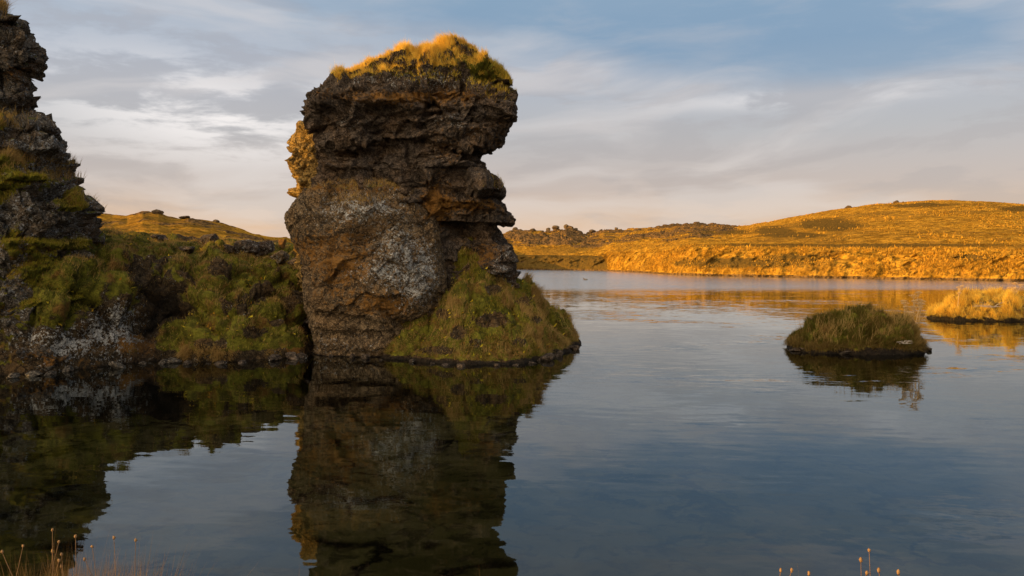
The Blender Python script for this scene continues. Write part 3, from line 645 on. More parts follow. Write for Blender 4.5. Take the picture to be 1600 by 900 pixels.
# ------------------------------------------------------------------ the rock stack
stack = empty('rock_stack', (-2.4, 20, 0), 'tall dark lava stack rising from the water with golden grass on top', 'rock stack')
def rock_stack():
    rows = [(79, 690, 722, 19.7, 20.3), (82, 668, 738, 19.5, 20.6), (88, 638, 750, 19.3, 20.9), (95, 606, 759, 19.15, 21.1), (103, 574, 768, 19.0, 21.3), (111, 548, 778, 18.9, 21.5), (118, 530, 790, 18.8, 21.6), (128, 508, 800, 18.75, 21.7), (136, 497, 799, 18.7, 21.8), (143, 491, 797, 18.65, 21.9), (153, 480, 806, 18.55, 21.9), (162, 471, 814, 18.45, 22), (177, 474, 808, 18.4, 22),
            (200, 478, 800, 18.4, 22), (222, 489, 789, 18.4, 22), (233, 493, 778, 18.45, 22), (237, 494, 757, 18.55, 22), (247, 495, 754, 18.6, 22), (262, 496, 760, 18.6, 22), (276, 492, 766, 18.6, 22), (283, 488, 776, 18.55, 22), (291, 482, 788, 18.5, 22), (298, 476, 799, 18.5, 22), (306, 472, 797, 18.5, 22), (309, 470, 774, 18.55, 22), (320, 466, 774, 18.6, 22), (326, 465, 800, 18.6, 22), (350, 465, 805, 18.6, 22),
            (355, 466, 782, 18.65, 22), (369, 468, 786, 18.75, 22), (387, 470, 801, 18.9, 22.1), (404, 472, 809, 19.1, 22.2), (440, 474, 810, 19.2, 22.4), (500, 478, 813, 19.3, 22.6), (570, 484, 815, 19.3, 22.8), (640, 486, 815, 19.3, 22.8)]
    nz = 560
    V, nc = loft(rows, 20.0, nz, 640, 130, 2.7)
    N = gnormals(V, nz, nc, True); px, py = project(V); P = V.copy()
    fr = sstep(np.abs(N[:, 1]), 0.15, 0.75)
    d = rock_disp(P, 1.0, 1.25, 0.5, 200, (-0.16, 0.1), 1.25)*(0.5+0.60*fr)
    d += fr*(0.22*fbm(P*np.array([0.6, 0.6, 0.8]), 3, 220))
    front = (N[:, 1] < 0.2)
    # named relief of the front: big ledges, cave, flutes
    led = 0.0
    for (x0, y0, rx, ry, an, am) in ((640, 168, 150, 9, 4, 0.16), (590, 188, 80, 8, -4, 0.15), (745, 215, 40, 14, 12, 0.22), (700, 190, 60, 9, 12, 0.24), (640, 215, 120, 8, -8, 0.14), (580, 262, 90, 7, 6, 0.10), (770, 170, 40, 26, 0, 0.25), (760, 290, 45, 8, 0, 0.25),
                                     (720, 312, 70, 7, 2, 0.28), (505, 165, 28, 16, 0, 0.15), (690, 250, 90, 8, 20, 0.14), (620, 135, 120, 10, 0, 0.12), (730, 345, 60, 4, 0, 0.15), (780, 410, 22, 60, 0, 0.15)):
        led = led + am*gblob(px, py, x0, y0, rx, ry, an)
    for (x0, y0, rx, ry, an, am) in ((730, 368, 50, 24, 0, 0.95), (640, 180, 110, 5, -4, 0.20), (560, 205, 60, 6, 0, 0.12), (690, 232, 90, 7, 10, 0.20), (745, 240, 30, 10, 0, 0.25), (680, 296, 60, 5, 3, 0.22), (525, 180, 18, 22, 0, 0.12), (590, 240, 80, 12, 0, 0.10), (640, 275, 90, 6, 0, 0.15), (790, 330, 20, 6, 0, 0.1), (700, 152, 70, 5, 0, 0.12)):
        led = led - am*gblob(px, py, x0, y0, rx, ry, an)
    d += np.where(front, led, 0)
    V = V + N*d[:, None]; V = fit(V, nz, nc, rows)
    N2 = gnormals(V, nz, nc, True); px, py = project(V); zl = V[:, 2]
    rust = 0.20 + 0.28*fbm(P*0.9, 3, 230) + 0.45*gblob(px, py, 640, 150, 150, 14) + 0.45*gblob(px, py, 740, 215, 60, 40)*0.6 + 0.5*gblob(px, py, 740, 320, 60, 12) + 0.5*gblob(px, py, 680, 320, 30, 40) + 0.35*gblob(px, py, 760, 400, 30, 30)
    lich = 0.08 + 0.20*fbm(P*0.8, 3, 231) + 0.55*gblob(px, py, 660, 125, 120, 14) + 0.5*gblob(px, py, 705, 190, 35, 14, 30) + 0.4*gblob(px, py, 540, 190, 25, 12) + 0.55*gblob(px, py, 790, 410, 20, 50) + 0.3*gblob(px, py, 760, 260, 12, 30) + 0.3*gblob(px, py, 770, 295, 20, 8)
    moss = 0.95*gblob(px, py, 765, 115, 30, 16) + 0.7*gblob(px, py, 740, 95, 40, 14) + 0.25*sstep(N2[:, 2], 0.5, 0.9) + 0.9*sstep(122-py, 0, 8)*sstep(N2[:, 2], 0.1, 0.5)
    V2, cap = close_top(V, nz, nc); e = lambda a: np.append(a, a[-1]); wet = sstep(0.12-zl, 0, 0.1)
    band = 0*zl
    Fq = gridf(nz, nc, True)
    mesh('rock_tower', V2, [Fq, cap], M_rock, {'moss': e(np.clip(moss, 0, 1)), 'lichen': e(np.clip(lich, 0, 1)), 'rust': e(np.clip(rust, 0, 1)), 'band': e(band), 'wet': e(wet)}, parent=stack)
    # golden grass cap: long wind-blown grass along the crest
    line = interp(px, [(500, 128), (530, 126), (560, 119), (600, 111), (640, 106), (680, 104), (710, 103), (730, 106), (760, 120), (800, 136)])
    on = sstep(line + 3*fbm(P*1.5, 3, 97) - py, -3, 3)*sstep(N2[:, 2], -0.15, 0.2)
    cx = gblob(px, py, 728, 92, 16, 14)
    g = np.clip(on - 0.9*cx*(N[:, 1] < -0.1), 0, 1)*sstep(px, 514, 536)
    def hue(P_):
        a, b = project(P_); return 0.08 + 0.55*sstep(a, 738, 775)
    tag(tufts('crest_grass', V, Fq, g*sstep(P[:, 2], 5.5, 6.5), 66000, 0.19, 0.009, G_gold, hue, wind=(-0.30, -0.1, 0), tuft=0.35, out=0.55, seed=21, clump=0.35, tuss=2.0), 'long golden dry grass blowing on top of the rock stack', 'grass', kind='stuff')
    g2 = (gblob(px, py, 760, 118, 26, 12) + 0.7*gblob(px, py, 780, 135, 16, 14) + 0.5*gblob(px, py, 700, 118, 60, 7))*(N2[:, 2] > 0)
    tag(tufts('brow_grass', V, Fq, g2*(N[:, 1] < 0.5), 9000, 0.12, 0.009, G_gold, 0.55, tuft=0.2, seed=22), 'green and gold grass on the right shoulder of the stack top', 'grass', kind='stuff')
    g3 = (gblob(px, py, 770, 286, 18, 5))*(N2[:, 2] > 0.1)
    tag(tufts('side_ledge_grass', V, Fq, g3, 1200, 0.10, 0.008, G_slope, 0.5, tuft=0.2, seed=23), 'small grass tuft on the right side ledge of the stack', 'grass', kind='stuff')

    # rounded lower boulder, the bulge in front
    rows = [(283, 525, 610, 18.9, 20), (286, 508, 628, 18.75, 20.1), (291, 492, 648, 18.6, 20.2), (298, 474, 662, 18.45, 20.3), (308, 464, 672, 18.3, 20.4), (326, 451, 681, 18.1, 20.5), (339, 444, 685, 17.98, 20.5), (358, 448, 688, 17.86, 20.5), (376, 455, 690, 17.75, 20.5), (390, 462, 692, 17.68, 20.5),
            (401, 469, 695, 17.62, 20.5), (429, 472, 700, 17.55, 20.5), (465, 473, 701, 17.6, 20.5), (485, 476, 696, 17.7, 20.5), (505, 482, 680, 17.9, 20.5), (520, 487, 668, 18.02, 20.5), (540, 490, 662, 18.08, 20.5), (556, 484, 660, 18.05, 20.5), (620, 480, 660, 17.9, 20.5)]
    nz = 330
    V, nc = loft(rows, 19.1, nz, 480, 60, 2.35)
    N = gnormals(V, nz, nc, True); px, py = project(V); P = V.copy(); fr = sstep(-N[:, 1], 0.1, 0.7)
    d = rock_disp(P, 1.0, 0.15, 0.3, 300, (0.1, 0.1), 0.6)*(0.4+0.7*fr) + fr*0.16*fbm(P*0.7, 3, 320)
    led = 0
    for (x0, y0, rx, ry, an, am) in ((480, 420, 10, 50, 0, 0.2), (560, 500, 70, 6, 4, 0.2), (640, 330, 30, 6, 20, 0.15), (540, 395, 50, 8, 10, 0.14), (565, 365, 40, 12, -10, 0.34), (500, 345, 26, 30, -20, 0.16), (560, 430, 12, 50, 10, 0.08), (512, 420, 8, 60, 0, 0.16), (600, 515, 80, 5, -6, 0.14), (520, 500, 40, 12, 20, 0.08), (650, 380, 14, 50, -20, 0.08)):
        led = led - am*gblob(px, py, x0, y0, rx, ry, an)
    for (x0, y0, rx, ry, an, am) in ((600, 400, 50, 30, 0, 0.12), (645, 440, 40, 45, 0, 0.10), (480, 330, 26, 12, 0, 0.12), (580, 340, 70, 10, -8, 0.14), (560, 470, 60, 26, 0, 0.10), (560, 540, 80, 9, 6, 0.10)):
        led = led + am*gblob(px, py, x0, y0, rx, ry, an)
    d += led*(N[:, 1] < 0.2); V = V + N*d[:, None]; V = fit(V, nz, nc, rows)
    N2 = gnormals(V, nz, nc, True); px, py = project(V); zl = V[:, 2]
    lich = 0.12 + 0.15*fbm(P*0.9, 3, 330) + 0.75*gblob(px, py, 560, 325, 75, 24, -6) + 0.78*gblob(px, py, 632, 400, 46, 66, -24) + 0.6*gblob(px, py, 650, 440, 34, 42) + 0.6*gblob(px, py, 585, 425, 35, 10) + 0.3*gblob(px, py, 520, 540, 90, 20)
    rust = 0.30 + 0.45*fbm(P*0.8, 3, 331) + 0.3*gblob(px, py, 530, 400, 50, 60) + 0.5*gblob(px, py, 600, 475, 45, 22) + 0.3*gblob(px, py, 480, 380, 20, 40) - 0.5*gblob(px, py, 560, 530, 110, 22) + 0.3*gblob(px, py, 560, 295, 90, 8)
    moss = 0.35*gblob(px, py, 560, 292, 80, 6) + 0.25*sstep(N2[:, 2], 0.4, 0.9) + 0.2*gblob(px, py, 520, 470, 50, 30)
    band = sstep(zl, 0.03, 0.06)*(1-sstep(zl, 0.08, 0.14))*0.55*(px < 600); wet = sstep(0.05-zl, 0, 0.05)
    V2, cap = close_top(V, nz, nc); Fq = gridf(nz, nc, True)
    mesh('lower_boulder', V2, [Fq, cap], M_boulder, {'moss': e(np.clip(moss, 0, 1)), 'lichen': e(np.clip(lich, 0, 1)), 'rust': e(np.clip(rust, 0, 1)), 'band': e(band), 'wet': e(wet)}, parent=stack)
    g = (gblob(px, py, 570, 290, 70, 6) + 0.5*gblob(px, py, 550, 312, 40, 7))*(N2[:, 2] > 0.15)*(N[:, 1] < 0.4)
    tag(tufts('boulder_ledge_grass', V, Fq, g, 5000, 0.10, 0.009, G_slope, 0.12, tuft=0.2, seed=31), 'rusty straw grass on the ledge halfway up the stack', 'grass', kind='stuff')

    # sunlit crag at the back left; golden sunlight also put into its rock colour
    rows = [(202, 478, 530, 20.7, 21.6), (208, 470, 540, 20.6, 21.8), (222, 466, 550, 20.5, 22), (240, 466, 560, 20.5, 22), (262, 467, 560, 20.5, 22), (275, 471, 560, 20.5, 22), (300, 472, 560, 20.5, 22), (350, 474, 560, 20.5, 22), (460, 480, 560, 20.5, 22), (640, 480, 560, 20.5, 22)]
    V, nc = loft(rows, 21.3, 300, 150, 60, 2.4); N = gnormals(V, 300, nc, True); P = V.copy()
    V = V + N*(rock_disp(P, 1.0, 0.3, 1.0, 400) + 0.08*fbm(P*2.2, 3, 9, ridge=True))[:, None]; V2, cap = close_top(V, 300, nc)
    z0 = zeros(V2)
    mesh('rear_crag', V2, [gridf(300, nc, True), cap], rock_material('sunlit_gold_rock', (0.05, 0.028, 0.010), (0.40, 0.26, 0.08), rust=(0.5, 0.28, 0.06)), {'moss': z0, 'lichen': z0+0.1, 'rust': z0+0.35, 'band': z0, 'wet': z0}, parent=stack)
rock_stack()

# ------------------------------------------------------------------ mounds: grassy foot of the stack, islets
def mound(B, c, prof, nt, nphi, seed, lump=0.12, edge_noise=0.08, big=0.1):
    """B boundary polygon (k,2) at the waterline, c centre; prof: (1-t, z) pairs"""
    B = np.array(B, float); c = np.array(c, float)
    a = np.arctan2(B[:, 1]-c[1], B[:, 0]-c[0]); o = np.argsort(a); a = a[o]; rr = np.hypot(*(B-c).T)[o]
    ph = np.linspace(-math.pi, math.pi, nphi, endpoint=False)
    aa = np.concatenate([a-2*math.pi, a, a+2*math.pi]); r3 = np.tile(rr, 3); rb = np.interp(ph, aa, r3)
    q = np.stack([np.cos(ph)*2.2, np.sin(ph)*2.2, 0*ph], 1)*rr.mean()
    rb = rb*(1 + edge_noise*fbm(q, 4, seed))
    t = np.concatenate([np.linspace(1.25, 1.0, 10, endpoint=False), np.linspace(1.0, 0.0, nt)])
    T, RB = np.meshgrid(t, rb, indexing='ij'); PH = np.repeat(ph[None], len(t), 0)
    X = c[0] + T*RB*np.cos(PH); Y = c[1] + T*RB*np.sin(PH); Z = np.interp(1-T, [p[0] for p in prof], [p[1] for p in prof])
    V = np.stack([X.ravel(), Y.ravel(), Z.ravel()], 1); tt = T.ravel()
    f1, f2, cid = worley(V*np.array([2.0, 2.0, 1.0]), seed+1); m = sstep(1-tt, 0.0, 0.12)
    V[:, 2] += m*big*(1-0.5*m*(tt < 0.2))*(facets(V*np.array([1.1, 1.1, 0.3]), seed+9)*0.8 + 0.5*fbm(V*np.array([0.8, 0.8, 0.2]), 2, seed+8))
    V[:, 2] += m*lump*(1.6*(np.sqrt(np.clip(f2-f1, 0, 1))-0.35) + 1.2*(cid-0.5) + 0.9*fbm(V*1.5, 3, seed+2)) + 0.25*lump*fbm(V*7, 2, seed+4)
    return V, len(t), nphi, tt

def foot():
    w2 = lambda px, py: (float((px-800)/F*depth_on_water(py)), float(depth_on_water(py)))
    B = [w2(600, 560), w2(640, 563), w2(690, 568), w2(732, 570), w2(790, 570), w2(840, 564), w2(872, 555), w2(893, 543), w2(897, 529), (1.6, 22.6), (1.0, 23.8), (-0.6, 24.6), (-2.6, 24.5), (-3.6, 22), (-3.4, 19.2)]
    c = (-1.15, 19.75)
    V, nr, nc, tt = mound(B, c, [(-0.25, -0.9), (-0.03, -0.10), (0, 0.0), (0.025, 0.08), (0.08, 0.28), (0.2, 0.60), (0.4, 1.10), (0.6, 1.62), (0.8, 2.2), (1.0, 2.65)], 220, 680, 500, 0.26, 0.09, 0.48)
    px, py = project(V); zl = V[:, 2]; Fq = gridf(nr, nc, True)
    N2 = gnormals(V, nr, nc, True); N2[N2[:, 2] < 0] *= -1
    rk = np.maximum(sstep(0.12-zl+0.08*fbm(V*3, 2, 9), 0, 0.06), 0)
    for (cx, cy, rx, ry) in ((768, 500, 36, 14), (690, 490, 12, 10), (820, 470, 14, 8), (715, 520, 16, 12), (745, 535, 14, 8), (770, 452, 18, 9), (680, 548, 34, 8), (812, 535, 14, 8), (700, 440, 10, 16), (838, 500, 12, 7)): rk = np.maximum(rk, gblob(px, py, cx, cy, rx, ry))
    moss = np.clip(1.1-1.3*rk, 0, 1); rust = np.clip(0.2 + 0.4*fbm(V*1.1, 2, 5), 0, 1); z0 = zeros(V)
    o = tag(mesh('rock_foot', V, Fq, M_bank, {'moss': moss, 'rust': rust, 'lichen': z0+0.15, 'band': z0, 'wet': np.clip(sstep(0.09-zl+0.06*fbm(V*3, 2, 9), 0, 0.05), 0, 1)*0.85}), None)
    o.parent = stack; o.matrix_parent_inverse = stack.matrix_world.inverted()
    g = moss*sstep(zl, 0.07, 0.13)*(V[:, 1] < 23)*(px > 600)
    def hue(P):
        a, b = project(P)
        return 0.52 + 0.55*pn(P*1.3, 71) + 0.5*gblob(a, b, 800, 480, 50, 34) + 0.3*gblob(a, b, 730, 420, 40, 14) + 0.3*gblob(a, b, 830, 520, 30, 30) - 0.5*gblob(a, b, 860, 520, 45, 22) - 0.5*gblob(a, b, 680, 530, 55, 24) - 0.3*gblob(a, b, 770, 440, 40, 10) - 0.35*gblob(a, b, 850, 552, 60, 10)
    tag(tufts('foot_short_grass', V, Fq, g, 90000, 0.06, 0.012, G_slope, hue, tuft=0.35, seed=41, tuss=3.0), 'green mossy grass on the foot of the rock stack', 'grass', kind='stuff')
    right = np.clip(0.35 + sstep(px, 760, 860) + gblob(px, py, 690, 530, 50, 30)*0.6, 0, 1.3)
    g2 = g*right*np.clip(0.1 + 2.4*fbm(V*1.1, 2, 61), 0, 1)
    tag(tufts('foot_straw_grass', V, Fq, g2, 22000, 0.20, 0.008, G_slope, lambda P: 0.15 + 0.35*pn(P*1.1, 62), tuft=0.3, seed=42, tuss=2.2, clump=1.0), 'long straw grass on the right side of the stack foot', 'grass', kind='stuff')
    g3 = g*sstep(0.5 - zl, 0, 0.3)
    tag(tufts('foot_edge_grass', V, Fq, g3, 16000, 0.13, 0.010, G_slope, lambda P: 0.38 + 0.4*pn(P*1.4, 64), tuft=0.2, out=1.6, seed=43, droop=0.9), 'grass drooping over the waterline of the stack foot', 'grass', kind='stuff')
    P_, N_ = sample(V, Fq, g*(0.3+gblob(px, py, 660, 510, 50, 40)+gblob(px, py, 740, 545, 60, 14)), 700); n = len(P_)
    tag(blades('foot_yellow_leaves', P_ + N_*0.04, np.abs(N_), rng.uniform(0.04, 0.08, n), rng.uniform(0.03, 0.06, n), rng.normal(0, 0.4, (n, 3)), rng.random(n), rng.random(n), G_leaf), 'tiny yellow leaves in the grass at the stack foot', 'leaves', kind='stuff')
foot()

def islet(label, B, c, prof, seed, mat, hue, n, L, shape, gname, glabel, wind, rockm, clump=0.5, big=0.2):
    t_ = empty('grassy_islet', (c[0], c[1], 0), label, 'islet')
    V, nr, nc, tt = mound(B, c, prof, 110, 420, seed, shape, 0.14, big)
    Fq = gridf(nr, nc, True); zl = V[:, 2]; z0 = zeros(V)
    moss = sstep(zl+0.22*fbm(V*3.5, 3, 3), 0.09, 0.16)
    mesh('islet_ground', V, Fq, rockm, {'moss': moss, 'rust': z0+0.15, 'lichen': z0+0.12, 'band': z0, 'wet': 0.85*(1-sstep(zl+0.22*fbm(V*3.5, 3, 3), 0.08, 0.15))}, parent=t_)
    tag(tufts(gname, V, Fq, moss*1.0, n, L, 0.011, mat, hue, wind=wind, tuft=0.32, out=0.6, seed=seed, clump=clump, tuss=2.2), glabel, 'grass', kind='stuff')
    edge = moss*sstep(0.42-zl, 0, 0.2)
    tag(tufts(gname.replace('grass', 'edge_grass'), V, Fq, edge, n//3, L*1.05, 0.011, mat, hue, wind=wind, tuft=0.25, out=1.8, seed=seed+3, droop=1.0), glabel.replace('covering', 'drooping round the edge of'), 'grass', kind='stuff')
    return V
B1 = [(6.78, 19.3), (7.1, 18.8), (7.7, 18.55), (8.4, 18.45), (9.15, 18.5), (9.65, 18.8), (9.86, 19.3), (9.7, 20.2), (9.2, 20.9), (8.2, 21.1), (7.2, 20.7), (6.8, 20.0)]
P1 = [(-0.25, -0.8), (-0.02, -0.1), (0, 0.02), (0.03, 0.15), (0.10, 0.25), (0.24, 0.46), (0.45, 0.66), (0.7, 0.86), (1.0, 0.94)]
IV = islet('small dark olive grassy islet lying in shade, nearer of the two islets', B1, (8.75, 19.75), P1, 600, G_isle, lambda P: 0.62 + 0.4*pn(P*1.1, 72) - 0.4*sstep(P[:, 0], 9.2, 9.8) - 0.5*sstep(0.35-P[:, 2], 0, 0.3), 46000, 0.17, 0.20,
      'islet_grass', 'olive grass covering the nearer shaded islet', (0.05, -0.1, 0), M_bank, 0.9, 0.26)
def islet_straw(V, w_):
    nphi = 420; Fq = gridf(len(V)//nphi, nphi, True)
    tag(tufts('islet_straw_grass', V, Fq, w_, 5000, 0.30, 0.008, G_slope, 0.12, tuft=0.2, out=0.8, seed=83, tuss=3.0, clump=1.2), 'long brown straw tufts on the right end and crest of the shaded islet', 'grass', kind='stuff')
islet_straw(IV, (IV[:, 2] > 0.14)*(0.18 + 1.5*gblob(IV[:, 0], IV[:, 1], 9.6, 19.0, 0.45, 0.8) + 0.5*gblob(IV[:, 0], IV[:, 1], 7.4, 19.0, 0.5, 0.5)))
B2 = [(15.35, 29.4), (15.7, 28.75), (16.6, 28.5), (17.8, 28.35), (19.0, 28.3), (20.3, 28.6), (21.2, 29.4), (20.6, 30.6), (19, 31.2), (17, 31.0), (15.8, 30.4)]
P2 = [(-0.25, -0.8), (-0.02, -0.1), (0, 0.02), (0.03, 0.13), (0.12, 0.36), (0.3, 0.55), (0.6, 0.66), (1.0, 0.74)]
islet('sunlit golden grassy islet at the right edge, farther of the two islets', B2, (18.1, 29.8), P2, 640, G_gold, lambda P: 0.08 + 0.2*pn(P*1.1, 73), 46000, 0.28, 0.24,
      'golden_islet_grass', 'golden grass covering the farther sunlit islet', (-0.1, -0.15, 0), rock_material('golden_islet_ground', (0.03, 0.02, 0.01), (0.10, 0.07, 0.03), moss=(0.42, 0.27, 0.06)), 1.3, 0.34)

# ------------------------------------------------------------------ generic small builders
def tube(pts, rad, ns=6):
    pts = np.array(pts, float); n = len(pts); rad = np.broadcast_to(rad, n)
    T = np.gradient(pts, axis=0); T /= np.maximum(np.linalg.norm(T, axis=1, keepdims=True), 1e-9)
    ref = np.array([0.31, 0.95, 0.07]); A = np.cross(T, ref); A /= np.linalg.norm(A, axis=1, keepdims=True); Bn = np.cross(T, A)
    th = np.linspace(0, 2*math.pi, ns, endpoint=False)
    V = pts[:, None] + rad[:, None, None]*(A[:, None]*np.cos(th)[None, :, None] + Bn[:, None]*np.sin(th)[None, :, None])
    V = V.reshape(-1, 3); Fq = gridf(n, ns, True)
    return V, Fq
def blobm(c, r, nu=10, nv=7, seed=0, amp=0.15):
    u = np.linspace(0, 2*math.pi, nu, endpoint=False); v = np.linspace(0.05, math.pi-0.05, nv)
    VV = np.stack([np.outer(np.sin(v), np.cos(u)), np.outer(np.sin(v), np.sin(u)), np.outer(np.cos(v), np.ones(nu))], -1).reshape(-1, 3)
    VV = VV*(1+amp*pn(VV*2.5, seed)[:, None])*np.array(r) + np.array(c)
    return VV, gridf(nv, nu, True)[:, ::-1]
def joinm(parts):
    Vs = []; Fs = []; o = 0
    for V, Fq in parts: Vs.append(V); Fs.append(Fq+o); o += len(V)
    return np.vstack(Vs), np.vstack(Fs)

# ------------------------------------------------------------------ boulders
def boulder(name, px, py, Y, size, label, seed, group=None, mat=M_rock, sink=0.3, lich=0.35, moss=0.25, zbase=None, rust=0.2, seat=False):
    x, y, z = [float(q) for q in unproj(px, py, Y)]
    sx, sy, sz = size
    if seat:      # rest it on the bank where the bank's surface lies at this place
        bx, by = project(BANK); k = np.where((np.abs(bx-px) < 2.5) & (BANK[:, 1] < 28) & (BANK[:, 2] > 0.5))[0]
        i = k[np.argmin(np.abs(by[k] - py - 4) + 0.8*np.abs(BANK[k, 1]-Y))]; x, y, z = [float(q) for q in BANK[i]]; sink = max(sink, 0.3)
    nu, nv = 84, 52
    u = np.linspace(0, 2*math.pi, nu, endpoint=False); v = np.linspace(0.02, math.pi-0.02, nv)
    S = np.stack([np.outer(np.sin(v), np.cos(u)), np.outer(np.sin(v), np.sin(u)), np.outer(np.cos(v), np.ones(nu))], -1).reshape(-1, 3)
    r_ = np.random.default_rng(seed); d = np.ones(len(S))
    for _ in range(13):      # facets cut by random planes
        n = r_.normal(size=3); n /= np.linalg.norm(n); h = r_.uniform(0.48, 0.82); dn = S@n
        d = np.where(dn*d > h, h/np.maximum(dn, 1e-3), d)
    V = S*d[:, None]; m = max(size)
    V = V*(1 + 0.10*fbm(S*2.2 + seed, 4, seed, ridge=True) + 0.05*fbm(S*7 + seed, 3, seed+1))[:, None]
    V = V*np.array(size)
    V[:, 2] += sz*(1-sink)
    o = mesh(name, V, gridf(nv, nu, True)[:, ::-1], mat, {'moss': np.full(len(V), moss)*sstep(S[:, 2], 0.2, 0.9), 'lichen': np.full(len(V), lich), 'rust': np.full(len(V), rust), 'band': zeros(V), 'wet': zeros(V)})
    o.location = (x, y, (z if zbase is None else zbase)); o.rotation_euler = (0, 0, r_.uniform(0, 6))
    return tag(o, label, 'boulder', group)
G = 'boulders along the top of the mossy bank'
boulder('boulder', 250, 376, 24.5, (0.36, 0.30, 0.16), 'low flat boulder on the bank skyline nearest the left cliff', 1, G, seat=True)
boulder('boulder', 325, 385, 23.5, (0.40, 0.35, 0.30), 'rounded grey boulder standing alone on the mossy bank top', 2, G, seat=True)
boulder('boulder', 383, 396, 23.0, (0.50, 0.42, 0.30), 'broad grey boulder, left half of the pair nearest the stack', 3, G, lich=0.5, seat=True)
boulder('boulder', 410, 396, 22.6, (0.32, 0.35, 0.34), 'tall cracked grey boulder, right half of the pair nearest the stack', 4, G, lich=0.5, seat=True)
boulder('boulder', 357, 395, 22.2, (0.24, 0.25, 0.18), 'small dark boulder at the left foot of the paired grey boulders', 5, G, seat=True)
boulder('boulder', 441, 408, 22.8, (0.30, 0.30, 0.26), 'pale pinkish boulder beside the left edge of the stack', 6, G, mat=M_boulder, lich=0.5, seat=True)
boulder('boulder', 462, 416, 22.0, (0.30, 0.3, 0.22), 'dark boulder wedged between bank and rock stack', 7, G, lich=0.2, seat=True)
boulder('boulder', 444, 378, 24.2, (0.14, 0.2, 0.26), 'sunlit orange rock knob peeping out left of the stack', 8, G, mat=M_boulder, rust=0.7, seat=True)
boulder('boulder', 212, 384, 22.0, (0.20, 0.2, 0.14), 'little grey rock half buried in grass right of the cliff', 9, G, seat=True)
boulder('boulder', 292, 392, 21.5, (0.34, 0.3, 0.12), 'low dark mossy slab halfway up the left bank', 10, G, moss=0.5, seat=True)
G = 'stones at the waterline of the dark islet'
boulder('shore_stone', 1243, 545, 19.2, (0.16, 0.14, 0.07), 'black wet stone at the left tip of the shaded islet', 11, G, mat=M_rock, lich=0, moss=0, zbase=-0.02)
boulder('shore_stone', 1449, 545, 19.3, (0.15, 0.12, 0.06), 'black wet stone at the right tip of the shaded islet', 12, G, mat=M_rock, lich=0, moss=0, zbase=-0.02)
ORD = 'first second third fourth fifth sixth seventh eighth ninth tenth eleventh twelfth thirteenth fourteenth fifteenth'.split()
def rubble(pts, lab, grp, seed, cat_mat):
    r = np.random.default_rng(seed); base = None
    pts = sorted((px + r.uniform(-11, 11), py) for px, py in pts); n = len(pts)
    for i, (px, py) in enumerate(pts):
        Y = float(depth_on_water(py)); k = r.uniform(0.35, 1.5)
        if base is None: base = boulder('shore_stone', px, py, Y, (0.13, 0.11, 0.08), lab, seed, grp, mat=cat_mat, lich=0.25, moss=0.2, zbase=-0.03); o = base
        else: o = base.copy(); sc.collection.objects.link(o)
        o['label'] = ('leftmost ' if i == 0 else 'rightmost ' if i == n-1 else '') + lab if i in (0, n-1) else '%s %s, counted from the left' % (ORD[i], lab)
        o['category'] = 'stone'
        o.location = ((px-800)/F*Y, Y, r.uniform(-0.06, -0.01)); o.rotation_euler = (r.uniform(-.4, .4), r.uniform(-.4, .4), r.uniform(0, 6)); o.scale = (k*r.uniform(.8, 1.4), k, k*r.uniform(.6, 1))
rubble([(12, 590), (48, 587), (70, 585), (112, 580), (150, 577), (171, 575), (203, 571), (228, 569), (243, 568), (262, 566), (279, 567)], 'small dark stone at the waterline below the left cliff', 'stones along the foot of the left cliff', 21, M_cliff)
rubble([(296, 569), (331, 568), (352, 569), (372, 567), (402, 564), (418, 563), (447, 561), (465, 559), (478, 557)], 'small dark stone at the waterline below the mossy bank', 'stones along the foot of the mossy bank', 22, M_rock)
rubble([(512, 557), (548, 559), (580, 560), (603, 563), (640, 566), (668, 569), (702, 571), (726, 573), (771, 572), (806, 571), (833, 568), (861, 563), (884, 556), (899, 546), (906, 536)], 'small dark wet stone at the waterline of the rock stack', 'stones round the foot of the rock stack', 23, M_rock)
rubble([(1262, 549), (1281, 551), (1300, 552), (1322, 553), (1347, 554), (1366, 553), (1390, 554), (1418, 552), (1437, 550)], 'small dark wet stone along the front of the shaded islet', 'stones along the front of the shaded islet', 24, M_rock)
